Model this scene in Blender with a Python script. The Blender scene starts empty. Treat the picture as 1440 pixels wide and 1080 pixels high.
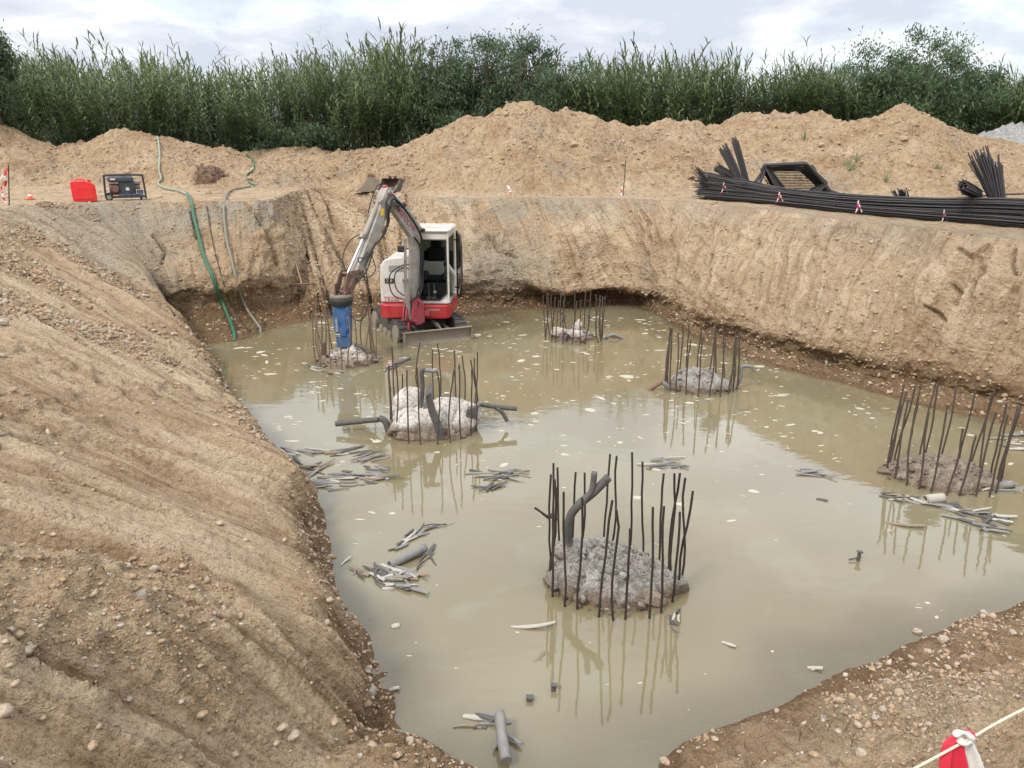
import bpy, math, random
import numpy as np
from mathutils import Vector, Matrix
random.seed(7); rng = np.random.default_rng(7)
scene = bpy.context.scene; COL = scene.collection
# ------------------------------------------------------------------ camera model
H = 4.1; TH = math.radians(17.0); F = 1080.0
ST, CT = math.sin(TH), math.cos(TH)
def ray(px, py):
    u = (px-720)/F; v = (py-540)/F
    return Vector((u, CT - v*ST, -(ST + v*CT)))
def U(px, py, z=0.0):                       # point of that sight line at height z
    r = ray(px, py); t = (z-H)/r.z
    return Vector((r.x*t, r.y*t, z))
def PY(px, py, Y):                          # point of that sight line on the plane y = Y
    r = ray(px, py); t = Y/r.y
    return Vector((r.x*t, Y, H + r.z*t))
cam = bpy.data.cameras.new('camera'); cam.lens = 27; cam.sensor_width = 36
cam.clip_start = .05; cam.clip_end = 2000
co = bpy.data.objects.new('camera', cam); COL.objects.link(co)
co.location = (0, 0, H); co.rotation_euler = (math.radians(90)-TH, 0, 0)
scene.camera = co
# ------------------------------------------------------------------ noise
_ang = np.random.default_rng(99).random(4096)*2*np.pi
_gx, _gy = np.cos(_ang), np.sin(_ang)
def pn(x, y, seed=0):
    x = np.asarray(x, float); y = np.asarray(y, float)
    xi = np.floor(x).astype(np.int64); yi = np.floor(y).astype(np.int64)
    xf = x-xi; yf = y-yi
    def g(ix, iy, dx, dy):
        h = (ix*374761393 + iy*668265263 + seed*1442695041)
        h = (h ^ (h >> 13))*1274126177
        h = (h ^ (h >> 16)) & 4095
        return _gx[h]*dx + _gy[h]*dy
    u = xf*xf*xf*(xf*(xf*6-15)+10); w = yf*yf*yf*(yf*(yf*6-15)+10)
    a = g(xi, yi, xf, yf); b = g(xi+1, yi, xf-1, yf)
    c = g(xi, yi+1, xf, yf-1); d = g(xi+1, yi+1, xf-1, yf-1)
    return ((a+(b-a)*u) + ((c+(d-c)*u)-(a+(b-a)*u))*w)*1.4
def fbm(x, y, o=4, seed=0, gain=.5):
    s = 0; a = 1.0; f = 1.0
    for i in range(o):
        s = s + a*pn(x*f+17.3*i, y*f-9.1*i, seed+i*31); a *= gain; f *= 2.03
    return s
def ridged(x, y, o=3, seed=0):
    s = 0; a = 1.0; f = 1.0
    for i in range(o):
        s = s + a*(1-np.abs(pn(x*f, y*f+5.7*i, seed+i*13))*2); a *= .5; f *= 2.1
    return s/1.75
def sst(a, b, x):
    t = np.clip((np.asarray(x, float)-a)/(b-a), 0, 1); return t*t*(3-2*t)
# ------------------------------------------------------------------ object helpers
ORG = {}
def tag(o, label=None, cat=None, group=None, kind=None):
    if label: o['label'] = label
    if cat: o['category'] = cat
    if group: o['group'] = group
    if kind: o['kind'] = kind
    return o
def empty(name, loc, label=None, cat=None, group=None):
    o = bpy.data.objects.new(name, None); COL.objects.link(o); o.location = loc
    o.empty_display_size = .2
    ORG[o.name] = Vector(loc)
    return tag(o, label, cat, group)
def np_mesh(name, V, Fq, mats=None, mi=None, smooth=False, attrs=None):
    """V (n,3), Fq (m,k) single face size, or list of arrays of different face size"""
    me = bpy.data.meshes.new(name)
    V = np.asarray(V, np.float32)
    me.vertices.add(len(V)); me.vertices.foreach_set('co', V.ravel())
    L = Fq if isinstance(Fq, list) else [Fq]
    L = [np.asarray(f, np.int32) for f in L if len(f)]
    nl = sum(f.size for f in L); nf = sum(len(f) for f in L)
    me.loops.add(nl); me.polygons.add(nf)
    me.loops.foreach_set('vertex_index', np.concatenate([f.ravel() for f in L]))
    tot = np.concatenate([np.full(len(f), f.shape[1], np.int32) for f in L])
    st = np.concatenate([[0], np.cumsum(tot)[:-1]]).astype(np.int32)
    me.polygons.foreach_set('loop_start', st); me.polygons.foreach_set('loop_total', tot)
    if smooth: me.polygons.foreach_set('use_smooth', np.ones(nf, bool))
    if mi is not None: me.polygons.foreach_set('material_index', np.asarray(mi, np.int32))
    for m in (mats or []): me.materials.append(m)
    for k, a in (attrs or {}).items():
        at = me.attributes.new(k, 'FLOAT', 'POINT'); at.data.foreach_set('value', np.asarray(a, np.float32).ravel())
    me.update(calc_edges=True); me.validate()
    return me
class MB:
    """mesh builder: several welded shapes -> ONE mesh object"""
    def __init__(s): s.v = []; s.f = []; s.sm = []
    def add(s, vs, fs, smooth=False):
        b = len(s.v); s.v += [Vector(v) for v in vs]
        s.f += [tuple(b+i for i in f) for f in fs]; s.sm += [smooth]*len(fs); return s
    def box(s, c, size, M=None, bev=0.0):
        x, y, z = [a/2 for a in size]; c = Vector(c)
        b = min(bev, x*.9, y*.9, z*.9)
        if b <= 0:
            vs = [Vector((i*x, j*y, k*z)) for k in (-1, 1) for j in (-1, 1) for i in (-1, 1)]
            fs = [(0,2,3,1),(4,5,7,6),(0,1,5,4),(2,6,7,3),(0,4,6,2),(1,3,7,5)]
        else:
            vs = []; idx = {}
            for i in (-1, 1):
                for j in (-1, 1):
                    for k in (-1, 1):
                        for a in range(3):
                            p = [i*(x-b), j*(y-b), k*(z-b)]
                            p[a] = (i*x, j*y, k*z)[a]
                            idx[(i, j, k, a)] = len(vs); vs.append(Vector(p))
            fs = []
            S4 = [(-1,-1),(1,-1),(1,1),(-1,1)]
            for a in range(3):
                o = [q for q in range(3) if q != a]
                for sg in (-1, 1):
                    f = []
                    for (p, q) in S4:
                        key = [0,0,0]; key[a] = sg; key[o[0]] = p; key[o[1]] = q
                        f.append(idx[(*key, a)])
                    fs.append(tuple(f))
            for a in range(3):
                o = [q for q in range(3) if q != a]
                for p in (-1, 1):
                    for q in (-1, 1):
                        k1 = [0,0,0]; k1[a] = -1; k1[o[0]] = p; k1[o[1]] = q
                        k2 = list(k1); k2[a] = 1
                        fs.append((idx[(*k1, o[0])], idx[(*k2, o[0])], idx[(*k2, o[1])], idx[(*k1, o[1])]))
            for i in (-1, 1):
                for j in (-1, 1):
                    for k in (-1, 1): fs.append(tuple(idx[(i, j, k, a)] for a in range(3)))
        if M is not None: vs = [M @ v for v in vs]
        return s.add([v + c for v in vs], fs)
    def tube(s, pts, r, n=8, cap=True, flat=1.0):
        pts = [Vector(p) for p in pts]; m = len(pts)
        rs = r if isinstance(r, (list, tuple)) else [r]*m
        t0 = (pts[1]-pts[0]).normalized()
        up = Vector((0,0,1)) if abs(t0.z) < .9 else Vector((1,0,0))
        a = t0.cross(up).normalized(); vs = []
        for i, p in enumerate(pts):
            t = (pts[min(i+1, m-1)]-pts[max(i-1, 0)])
            t = t.normalized() if t.length > 1e-9 else t0
            a = (a - t*a.dot(t)); a = a.normalized() if a.length > 1e-6 else t.orthogonal().normalized()
            b = t.cross(a)
            for k in range(n):
                an = 2*math.pi*k/n
                vs.append(p + (a*math.cos(an) + b*math.sin(an)*flat)*rs[i])
        fs = [(i*n+k, i*n+(k+1)%n, (i+1)*n+(k+1)%n, (i+1)*n+k) for i in range(m-1) for k in range(n)]
        s.add(vs, fs, n > 5)
        if cap: s.add(vs[:n][::-1], [tuple(range(n))]); s.add(vs[-n:], [tuple(range(n))])
        return s
    def prism(s, poly, d, w):
        """poly: 3D points of one outline; extruded +-w/2 along d"""
        d = Vector(d).normalized()*w/2; n = len(poly)
        vs = [Vector(p)-d for p in poly] + [Vector(p)+d for p in poly]
        fs = [tuple(range(n))[::-1], tuple(range(n, 2*n))] + [(i, (i+1)%n, n+(i+1)%n, n+i) for i in range(n)]
        return s.add(vs, fs)
    def disc(s, c, ax, r, w, n=20, r2=None):
        ax = Vector(ax).normalized()
        return s.tube([Vector(c)-ax*w/2, Vector(c)+ax*w/2], [r, r2 or r], n)
    def build(s, name, mat, parent=None, bevel=0, org=None, smooth=None):
        o0 = ORG[parent.name] if parent else Vector(org or (0,0,0))
        me = bpy.data.meshes.new(name)
        me.from_pydata([tuple(v-o0) for v in s.v], [], s.f)
        me.polygons.foreach_set('use_smooth', [bool(smooth) if smooth is not None else q for q in s.sm])
        me.update()
        if mat: me.materials.append(mat)
        o = bpy.data.objects.new(name, me); COL.objects.link(o)
        if parent: o.parent = parent
        else: o.location = o0
        ORG[o.name] = o0
        if bevel:
            b = o.modifiers.new('bevel', 'BEVEL'); b.width = bevel; b.segments = 2; b.limit_method = 'ANGLE'
        return o
def spline(P, n):
    P = [Vector(p) for p in P]; m = len(P)
    if m < 3: return [P[0].lerp(P[-1], i/(n-1)) for i in range(n)]
    out = []
    for i in range(n):
        t = i/(n-1)*(m-1); k = min(int(t), m-2); f = t-k
        p0 = P[max(k-1, 0)]; p1 = P[k]; p2 = P[k+1]; p3 = P[min(k+2, m-1)]
        out.append(.5*((2*p1) + (p2-p0)*f + (2*p0-5*p1+4*p2-p3)*f*f + (3*p1-p0-3*p2+p3)*f**3))
    return out
# ------------------------------------------------------------------ materials
def mat(name):
    m = bpy.data.materials.new(name); m.use_nodes = True
    nt = m.node_tree; b = nt.nodes['Principled BSDF']; return m, nt, b
def N(nt, t, **k):
    n = nt.nodes.new(t)
    for a, v in k.items():
        if a in n.inputs: n.inputs[a].default_value = v
        else: setattr(n, a, v)
    return n
def ramp(nt, fac, stops):
    r = nt.nodes.new('ShaderNodeValToRGB'); e = r.color_ramp.elements
    while len(e) < len(stops): e.new(.5)
    for q, (p, c) in zip(e, stops): q.position = p; q.color = (*c, 1) if len(c) == 3 else c
    nt.links.new(fac, r.inputs[0]); return r.outputs[0]
def mixc(nt, f, a, b, mode='MIX'):
    m = nt.nodes.new('ShaderNodeMix'); m.data_type = 'RGBA'; m.blend_type = mode
    for i, x in ((0, f), (6, a), (7, b)):
        if hasattr(x, 'links'): nt.links.new(x, m.inputs[i])
        else: m.inputs[i].default_value = x if i == 0 else (*x, 1)
    return m.outputs[2]
def math_(nt, op, a, b=0.0, clamp=False):
    m = nt.nodes.new('ShaderNodeMath'); m.operation = op; m.use_clamp = clamp
    for i, x in ((0, a), (1, b)):
        if hasattr(x, 'links'): nt.links.new(x, m.inputs[i])
        else: m.inputs[i].default_value = x
    return m.outputs[0]
def coords(nt, kind='Object', scale=None):
    c = nt.nodes.new('ShaderNodeTexCoord').outputs[kind]
    if scale:
        mp = nt.nodes.new('ShaderNodeMapping'); mp.inputs['Scale'].default_value = scale
        nt.links.new(c, mp.inputs[0]); return mp.outputs[0]
    return c
def noise(nt, co_, scale, detail=5, rough=.6, dist=0):
    n = N(nt, 'ShaderNodeTexNoise', Scale=scale, Detail=detail, Roughness=rough, Distortion=dist)
    if co_ is not None: nt.links.new(co_, n.inputs['Vector'])
    return n.outputs['Fac']
def bump(nt, b, h, strength, dist=.02, prev=None):
    n = N(nt, 'ShaderNodeBump', Strength=strength, Distance=dist)
    nt.links.new(h, n.inputs['Height'])
    if prev is not None: nt.links.new(prev, n.inputs['Normal'])
    if b is not None: nt.links.new(n.outputs[0], b.inputs['Normal'])
    return n.outputs[0]
def simple(name, col, rough=.6, metal=0, dirt=None, amt=.5, scale=6, bmp=.15, spec=.5, coat=0):
    """paint / metal / plastic with dust patches in dirt colour"""
    m, nt, b = mat(name); c = coords(nt)
    n = noise(nt, c, scale, 8, .65)
    f = ramp(nt, n, [(.5-.25*amt-.02, (0,0,0)), (.5+.35*(1.2-amt), (1,1,1))])
    dk = tuple(x*.8 for x in col)
    n2 = noise(nt, c, scale*5, 4)
    base = mixc(nt, n2, dk, col)
    if dirt: base = mixc(nt, math_(nt, 'MULTIPLY', f, amt), base, dirt)
    nt.links.new(base, b.inputs['Base Color'])
    b.inputs['Metallic'].default_value = metal; b.inputs['Coat Weight'].default_value = coat
    b.inputs['Specular IOR Level'].default_value = spec
    rr = math_(nt, 'MULTIPLY_ADD', f, .3); nt.nodes[-1].inputs[2].default_value = rough
    nt.links.new(rr, b.inputs['Roughness'])
    if bmp: bump(nt, b, n2, bmp, .01)
    return m
DUST = (.36, .27, .17)
# ================================================================== TERRAIN
# every station: shoreline point, rim point (x,y,z), profile kind, zone weights
def v3(a): return (a[0], a[1], a[2])
PROF = {  # (u outward 0..1, z/zr)
 'slope': [(0,0),(.03,.05),(.07,.20),(.22,.36),(.55,.68),(.85,.93),(1,1)],
 'soft':  [(0,0),(.06,.03),(.15,.09),(.35,.30),(.6,.60),(.85,.90),(1,1)],
 'leftw': [(0,0),(.16,.035),(.42,.10),(.47,.20),(.39,.35),(.62,.66),(1,1)],
 'ramp':  [(0,0),(.02,.03),(.06,.14),(.10,.24),(.40,.55),(.72,.82),(1,1)],
 'under': [(0,0),(.2,.03),(.25,.12),(-.40,.20),(-.30,.28),(.25,.70),(1,1)],
 'wallv': [(0,0),(.10,.03),(.16,.09),(.14,.20),(.10,.30),(.40,.62),(1,1)],
 'right': [(0,0),(.07,.03),(.17,.07),(.14,.15),(.10,.20),(.50,.66),(1,1)],
 'rightn':[(0,0),(.25,.04),(.36,.08),(.34,.17),(.36,.26),(.62,.68),(1,1)],
}
def S(px, py): q = U(px, py, 0); return (q.x, q.y)
def R(px, py, z): q = U(px, py, z); return (q.x, q.y, z)
ST_ = [
 (S(770,1125), (.2,.3,2.5), 'soft'),
 (S(684,1088), (-1.0,.2,2.5), 'soft'),
 (S(622,1052), (-1.9,.3,2.5), 'soft'),
 (S(556,1018), (-3.0,.9,2.6), 'soft'),
 (S(547,955), (-4.2,1.9,2.7), 'slope'),
 (S(520,895), (-5.4,3.3,2.75), 'slope'),
 (S(476,850), (-6.3,4.6,2.78), 'slope'),
 (S(473,785), (-7.4,6.2,2.8), 'slope'),
 (S(452,722), (-8.2,7.8,2.8), 'slope'),
 (S(400,655), (-9.2,9.8,2.8), 'slope'),
 (S(350,597), (-10.1,12.0,2.8), 'slope'),
 (S(300,513), (-11.2,15.5,2.8), 'slope'),
 (S(264,483), R(20,292,2.8), 'slope'),
 (S(272,484), R(100,287,2.8), 'slope'),
 (S(284,483), R(180,285,2.8), 'leftw'),
 (S(300,482), R(250,284,2.8), 'leftw'),
 (S(335,478), R(310,283,2.8), 'leftw'),
 (S(375,464), R(355,283,2.8), 'leftw'),
 (S(420,454), R(388,280,2.8), 'leftw'),
 (S(455,448), R(415,268,2.82), 'ramp'),
 (S(485,446), R(455,262,2.82), 'ramp'),
 (S(520,444), R(510,263,2.8), 'ramp'),
 (S(560,443), R(565,271,2.78), 'ramp'),
 (S(610,442), R(612,278,2.77), 'wallv'),
 (S(660,442), R(660,279,2.77), 'wallv'),
 (S(720,436), R(720,279,2.77), 'wallv'),
 (S(790,431), R(790,279,2.77), 'under'),
 (S(860,428), R(850,279,2.77), 'under'),
 (S(905,432), R(890,280,2.77), 'under'),
 (S(945,455), R(940,283,2.76), 'right'),
 (S(1000,485), R(1000,288,2.74), 'right'),
 (S(1080,512), R(1080,296,2.72), 'right'),
 (S(1200,543), R(1200,311,2.70), 'right'),
 (S(1300,571), R(1300,322,2.68), 'rightn'),
 (S(1440,602), R(1440,338,2.64), 'rightn'),
 (S(1560,640), (9.9,12.2,2.62), 'rightn'),
 ((9.1,9.7), (11.6,10.6,2.6), 'slope'),
 ((8.2,8.0), (11.6,7.2,2.55), 'soft'),
 (S(1560,812), (10.0,4.6,2.5), 'soft'),
 (S(1440,848), (8.4,3.3,2.45), 'soft'),
 (S(1380,862), (7.2,2.6,2.45), 'soft'),
 (S(1290,897), (6.0,2.0,2.45), 'soft'),
 (S(1240,923), (5.0,1.6,2.45), 'soft'),
 (S(1150,962), (4.0,1.2,2.45), 'soft'),
 (S(1050,1012), (3.0,.9,2.45), 'soft'),
 (S(970,1043), (2.2,.6,2.5), 'soft'),
 (S(885,1088), (1.2,.35,2.5), 'soft'),
]
nS = len(ST_); CEN = np.array([.5, 11.0])
# columns per segment  from the size on screen
def vis(x, y):
    Z = y*CT + 1.3*ST
    if Z < .8: return 0, 1
    return (1 if abs(x/Z) < .72 else .12), max(Z, 2)
cols = []
for i in range(nS):
    a = ST_[i]; b = ST_[(i+1) % nS]; need = 6.0
    def far(st_, d):
        r = np.array(st_[1][:2]); w = r-CEN; w = w/np.linalg.norm(w); return r+w*d
    for (p, q) in ((np.array(a[0]), np.array(b[0])), (np.array(a[1][:2]), np.array(b[1][:2])), (far(a, 7), far(b, 7))):
        m = (p+q)/2; f, Z = vis(*m); l = np.linalg.norm(p-q)
        need = max(need, l/Z*767/2.0*f)
    cols.append(int(min(need, 170)))
K = 7; NV = 250
tabu = np.zeros((nS, NV)); tabz = np.zeros((nS, NV)); knot = np.zeros((nS, K))
vv = np.linspace(0, 1, NV)
def smooth_interp(x, xp, fp):               # monotone-ish cubic through knots
    fp = np.asarray(fp, float); xp = np.asarray(xp, float)
    d = np.diff(fp)/np.diff(xp); m = np.zeros(len(fp))
    for i in range(1, len(fp)-1): m[i] = 0 if d[i-1]*d[i] <= 0 else 2*d[i-1]*d[i]/(d[i-1]+d[i])
    m[0] = d[0]; m[-1] = d[-1]
    k = np.clip(np.searchsorted(xp, x, side='right')-1, 0, len(xp)-2)
    h = xp[k+1]-xp[k]; t = (x-xp[k])/h
    return ((2*t**3-3*t**2+1)*fp[k] + (t**3-2*t**2+t)*h*m[k] + (-2*t**3+3*t**2)*fp[k+1] + (t**3-t**2)*h*m[k+1])
lens_ = np.zeros(nS)
for i, (s, r, kd) in enumerate(ST_):
    L = math.hypot(r[0]-s[0], r[1]-s[1]); P = PROF[kd]
    seg = [math.hypot((P[k+1][0]-P[k][0])*L, (P[k+1][1]-P[k][1])*r[2])+.04 for k in range(K-1)]
    kn = np.concatenate([[0], np.cumsum(seg)])/sum(seg); lens_[i] = sum(seg)
    tabu[i] = smooth_interp(vv, kn, [p[0] for p in P]); tabz[i] = smooth_interp(vv, kn, [p[1] for p in P])
def col_interp(T):                           # station table -> per column, periodic Hermite
    T = np.asarray(T, float)
    out = []
    for i in range(nS):
        p0, p1, p2, p3 = T[i-1], T[i], T[(i+1) % nS], T[(i+2) % nS]
        n = cols[i]; t = (np.arange(n)/n).reshape((n,)+(1,)*(T.ndim-1))
        m1 = (p2-p0)*.35; m2 = (p3-p1)*.35
        out.append((2*t**3-3*t**2+1)*p1+(t**3-2*t**2+t)*m1+(-2*t**3+3*t**2)*p2+(t**3-t**2)*m2)
    return np.concatenate(out)
SH = col_interp([s[0] for s in ST_]); RM = col_interp([s[1] for s in ST_])
TU = col_interp(tabu); TZ = col_interp(tabz); LL = col_interp(lens_)
kinds = [s[2] for s in ST_]
zw = {}
for nm, test in dict(left=lambda i: 1 <= i <= 13, lw=lambda i: 14 <= i <= 18, rp=lambda i: 19 <= i <= 22,
                     bk=lambda i: 23 <= i <= 28, rt=lambda i: 29 <= i <= 36, nr=lambda i: i >= 37 or i == 0).items():
    zw[nm] = np.clip(col_interp([1.0 if test(i) else 0.0 for i in range(nS)]), 0, 1)
NCOL = len(SH)
dS = np.linalg.norm(np.roll(SH, -1, 0)-SH, axis=1); SS = np.concatenate([[0], np.cumsum(dS)[:-1]])
dR = np.linalg.norm(np.roll(RM, -1, 0)[:, :2]-RM[:, :2], axis=1); RS = np.concatenate([[0], np.cumsum(dR)[:-1]])
print('columns', NCOL)
# irregular shoreline / lip
wob = fbm(SS*.9, SS*0+3, 4, 5)*.07
outd = (RM[:, :2]-SH); outd /= np.linalg.norm(outd, axis=1)[:, None]
SH = SH + outd*wob[:, None]
Sg = (SS[:, None]*(1-vv[None, :]) + RS[:, None]*vv[None, :])       # metres along
Tg = LL[:, None]*vv[None, :]                                       # metres up the face
X = SH[:, 0:1] + (RM[:, 0:1]-SH[:, 0:1])*TU
Y = SH[:, 1:2] + (RM[:, 1:2]-SH[:, 1:2])*TU
Z = RM[:, 2:3]*TZ
# normals of the smooth base
def normals(X, Y, Z):
    P = np.stack([X, Y, Z], -1)
    ds = np.roll(P, -1, 0)-np.roll(P, 1, 0); dt = np.gradient(P, axis=1)
    n = np.cross(dt, ds); n /= np.maximum(np.linalg.norm(n, axis=-1, keepdims=True), 1e-9)
    return n
nrm = normals(X, Y, Z)
if nrm[..., 2].mean() < 0: nrm = -nrm
w = {k: a[:, None] for k, a in zw.items()}
edge = sst(0, .05, vv)[None, :]*1.0
top = sst(1, .93, vv)[None, :]
# --- left slope: long bucket grooves running down the bank
LS = Y*.95 + np.clip(-.34+.079*(Y-2), -.40, .37)*(X+3); LT = -(X*.93 - Y*.20)      # across / along the bucket strokes on the left bank
Sm = np.broadcast_to(((SS+RS)/2)[:, None], Sg.shape)
skew = LS
warp = fbm(skew*.5, LT*.3, 3, 41)*.30
g1 = fbm((skew+warp)*1.3, LT*.10, 2, 11)
g2 = fbm((skew+warp)*3.4, LT*.22, 3, 12)
lumps = fbm(LS*3.1, LT*3.1, 4, 21)
fine = fbm((skew+warp*.5)*13, LT*.7, 3, 13)
gmask = sst(-.30, .25, fbm(LS*.38, LT*.25, 3, 17)+.16)
def saw(ph, a=.82):                          # gentle rise, ragged drop
    f = ph-np.floor(ph); return np.where(f < a, f/a, (1-f)/(1-a))-.5 
ph1 = (skew+warp*1.6+lumps*.025)*1.35 + .30*fbm(LS*1.2, LT*.22, 2, 14)
ph2 = (skew+warp+lumps*.03)*4.1 + .5*fbm(LS*2, LT*.4, 2, 15)
am1 = sst(-.2, .35, fbm(LS*.8, LT*.15, 2, 16)); am2 = sst(-.15, .35, fbm(LS*1.9+5, LT*.4, 2, 18))
ph3 = (skew+warp+lumps*.02)*9.5 + .4*fbm(LS*4, LT*.6, 2, 19)
dl = g1*.14 + saw(ph1)*.21*am1 + (saw(ph2, .76)*.085*am2 + saw(ph3, .6)*.020 + np.tanh(g2*5)*.018)*gmask + fine*.026*gmask
clod = ridged(LS*6.5, LT*6.5, 3, 22)
rough_m = sst(-.06, .38, fbm(LS*.45+9, LT*.3, 3, 23) - .10*gmask)
rough_m = np.maximum(rough_m, sst(1.2, .2, Tg)*.8)*1.0
rough_m = np.maximum(rough_m, sst(3.2, 1.8, Y)*sst(-.5, .1, lumps)*.9)
dl = dl + lumps*.036*(.4+rough_m) + clod*.05*rough_m + fbm(LS*17, LT*17, 3, 24)*.017*(.35+rough_m)
# broken, blocky patches
bp = fbm(LS*5, LT*4, 3, 26); dl = dl + np.tanh(bp*6)*.022*sst(.05, .45, fbm(LS*.7-3, LT*.6, 2, 27))
# --- notches bitten out of the lower left bank
for (sx, sy, r_, dep) in ((528,905,.34,.28), (440,730,.35,.18), (300,500,.5,.15), (560,985,.25,.12)):
    q = U(sx, sy, .35); d2 = np.hypot(X-q.x, Y-q.y)
    dl = dl - .65*dep*sst(r_*1.7, r_*.1, d2+.03*lumps)*sst(.0, .15, Z)
# --- worked walls: tooth marks
wp = fbm(Sm*.8, Tg*.9, 3, 44)*.22
sk2 = Sm - .40*Tg + wp; sk3 = Sm + .30*Tg + wp
tmask = .35+.65*sst(-.25, .35, fbm(Sm*.7+4, Tg*.9, 3, 45))
tm = tmask*np.tanh(fbm(sk2*2.6, Tg*.45, 4, 31)*2.4)*.044 + fbm(sk2*9, Tg*.8, 2, 32)*.012
tm3 = tmask*np.tanh(fbm(sk3*2.8, Tg*.45, 4, 33)*2.4)*.046 + fbm(sk3*10, Tg*.8, 2, 34)*.012
tv = tmask*np.tanh(fbm(Sm*2.2+wp*2, Tg*.5, 4, 35)*1.6)*.05 + fbm(Sm*9, Tg*.7, 2, 36)*.014
big = fbm(Sm*.7, Tg*.8, 3, 37)*.13
lumpL = lumps; lumps = fbm(Sm*3.1, Tg*3.1, 4, 28); clod = ridged(Sm*6.5, Tg*6.5, 3, 29)
low = sst(.55, .12, Z/np.maximum(RM[:, 2:3], .1))
blk = ridged(Sm*3.2, Tg*3.4, 4, 38)*.055
dr = big + tm*(1-low*.7) + blk*(.35+.9*low) + lumps*.035
dbk = big*.9 + tm3*(1-low*.7)*1.1 + blk*(.4+.9*low) + lumps*.04
dlw = big*1.0 + tv*(1-low*.6)*1.2 + blk*(.4+.9*low) + lumps*.035
# ramp: wheel-like ridges going up
rut = np.abs(pn(Sm*.95+.10*Tg, Tg*.10, 53)); drp = -sst(.16, .02, rut)*.22 + np.tanh(fbm(Sm*1.0+Tg*.12, Tg*.18, 3, 51)*2.5)*.09 + fbm(Sm*3, Tg*2.2, 3, 52)*.04 + lumps*.05 + clod*.03
dn = fbm(X*.8, Y*.9, 3, 61)*.08 + fbm(X*3.1, Y*3.1, 4, 64)*.05 + ridged(X*6.5, Y*6.5, 3, 65)*.04 + fbm(X*15, Y*15, 2, 62)*.012 \
   + saw((Y*.8-X*.45)*1.6+.5*fbm(X*.9, Y*.9, 2, 63))*.05*sst(-.1, .3, fbm(X*.8, Y*.5, 2, 66))
D = dl*w['left'] + dlw*w['lw'] + drp*w['rp'] + dbk*w['bk'] + dr*w['rt'] + dn*w['nr']
# cracks at the far right of the wall
ck = np.zeros_like(D); zc0 = np.maximum(Y*CT+(H-Z)*ST, .5); pxx = 720+F*X/zc0; pyy = 540+F*((H-Z)*CT-Y*ST)/zc0
for seg in ([(1392,345),(1378,362),(1386,385),(1372,400),(1366,418)],[(1428,352),(1424,372),(1430,390)],[(1350,352),(1368,366),(1378,362)],[(1340,400),(1352,412),(1345,428)],[(1300,430),(1318,438),(1330,452)],
            [(215,330),(232,352),(228,370)],[(345,285),(372,320),(388,352),(392,372)],[(270,300),(276,330)],[(690,330),(704,352),(726,362)]):
    for (ax_, ay_), (bx_, by_) in zip(seg, seg[1:]):
        ex_, ey_ = bx_-ax_, by_-ay_; t_ = np.clip(((pxx-ax_)*ex_+(pyy-ay_)*ey_)/(ex_*ex_+ey_*ey_), 0, 1)
        dd_ = np.hypot(pxx-ax_-t_*ex_, pyy-ay_-t_*ey_)+lumps*1.5; ck = np.maximum(ck, sst(3.2, .8, dd_))
D = D - .13*ck*(1-w['left'])*(1-w['nr'])
D = D*(.25+.75*edge)*(.3+.7*top)
X = X + nrm[..., 0]*D; Y = Y + nrm[..., 1]*D; Z = Z + nrm[..., 2]*D
Z = np.where(vv[None, :] > .02, np.maximum(Z, .015+.02*lumps*lumps), Z)
Sg = LS*w['left'] + Sm*(1-w['left']-w['nr']) + X*w['nr']
Z[:, 0] = -.04
# colour attributes
nz = fbm(Sg*.8, Tg*.9, 4, 71)
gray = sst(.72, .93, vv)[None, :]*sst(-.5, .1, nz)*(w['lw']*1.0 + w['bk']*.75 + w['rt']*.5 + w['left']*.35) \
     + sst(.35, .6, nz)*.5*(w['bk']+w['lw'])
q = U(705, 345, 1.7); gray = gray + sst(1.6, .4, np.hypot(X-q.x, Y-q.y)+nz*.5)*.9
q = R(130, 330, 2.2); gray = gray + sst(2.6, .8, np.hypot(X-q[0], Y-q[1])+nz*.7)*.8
gray = gray*1.0 + w['nr']*.35*sst(-.2, .5, nz)
wet = sst(.24, .13, Z/2.8 + nz*.03)*(w['lw']+w['bk']+w['rp']+w['rt']*.75) + sst(.13, .02, Z/2.8+nz*.02)*(w['left']*.8+w['nr']*.5) + sst(.08, .02, Z+.03*nz)*.55
for (sx, sy, r_) in ((528,905,.34), (470,800,.42), (300,505,.5)):
    q = U(sx, sy, .35); wet = wet + sst(r_*1.2, r_*.4, np.hypot(X-q.x, Y-q.y))*.75*w['left']
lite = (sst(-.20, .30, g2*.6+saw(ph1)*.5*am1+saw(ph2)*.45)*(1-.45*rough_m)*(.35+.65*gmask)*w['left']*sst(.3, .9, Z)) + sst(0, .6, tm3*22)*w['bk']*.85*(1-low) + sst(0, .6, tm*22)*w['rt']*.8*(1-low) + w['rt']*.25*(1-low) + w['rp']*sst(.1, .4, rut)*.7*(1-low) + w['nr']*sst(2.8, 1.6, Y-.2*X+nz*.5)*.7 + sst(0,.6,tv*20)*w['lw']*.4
peb = rough_m*w['left'] + w['nr'] + low*.5*(w['bk']+w['rt'])
# --- inner rows under water
NI = 14
iw = (np.linspace(1, 0, NI, endpoint=False)**1.6)                 # 1 centre .. 0 shore
cx = np.array([1.2, 11.5])
Xi = SH[:, 0:1]+(cx[0]-SH[:, 0:1])*iw; Yi = SH[:, 1:2]+(cx[1]-SH[:, 1:2])*iw
ld = np.hypot(SH[:, 0]-cx[0], SH[:, 1]-cx[1])[:, None]*iw
Zi = -.05-.30*ld/(1+.25*ld) + fbm(Xi*2, Yi*2, 3, 77)*.03*np.minimum(ld, 1)
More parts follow.
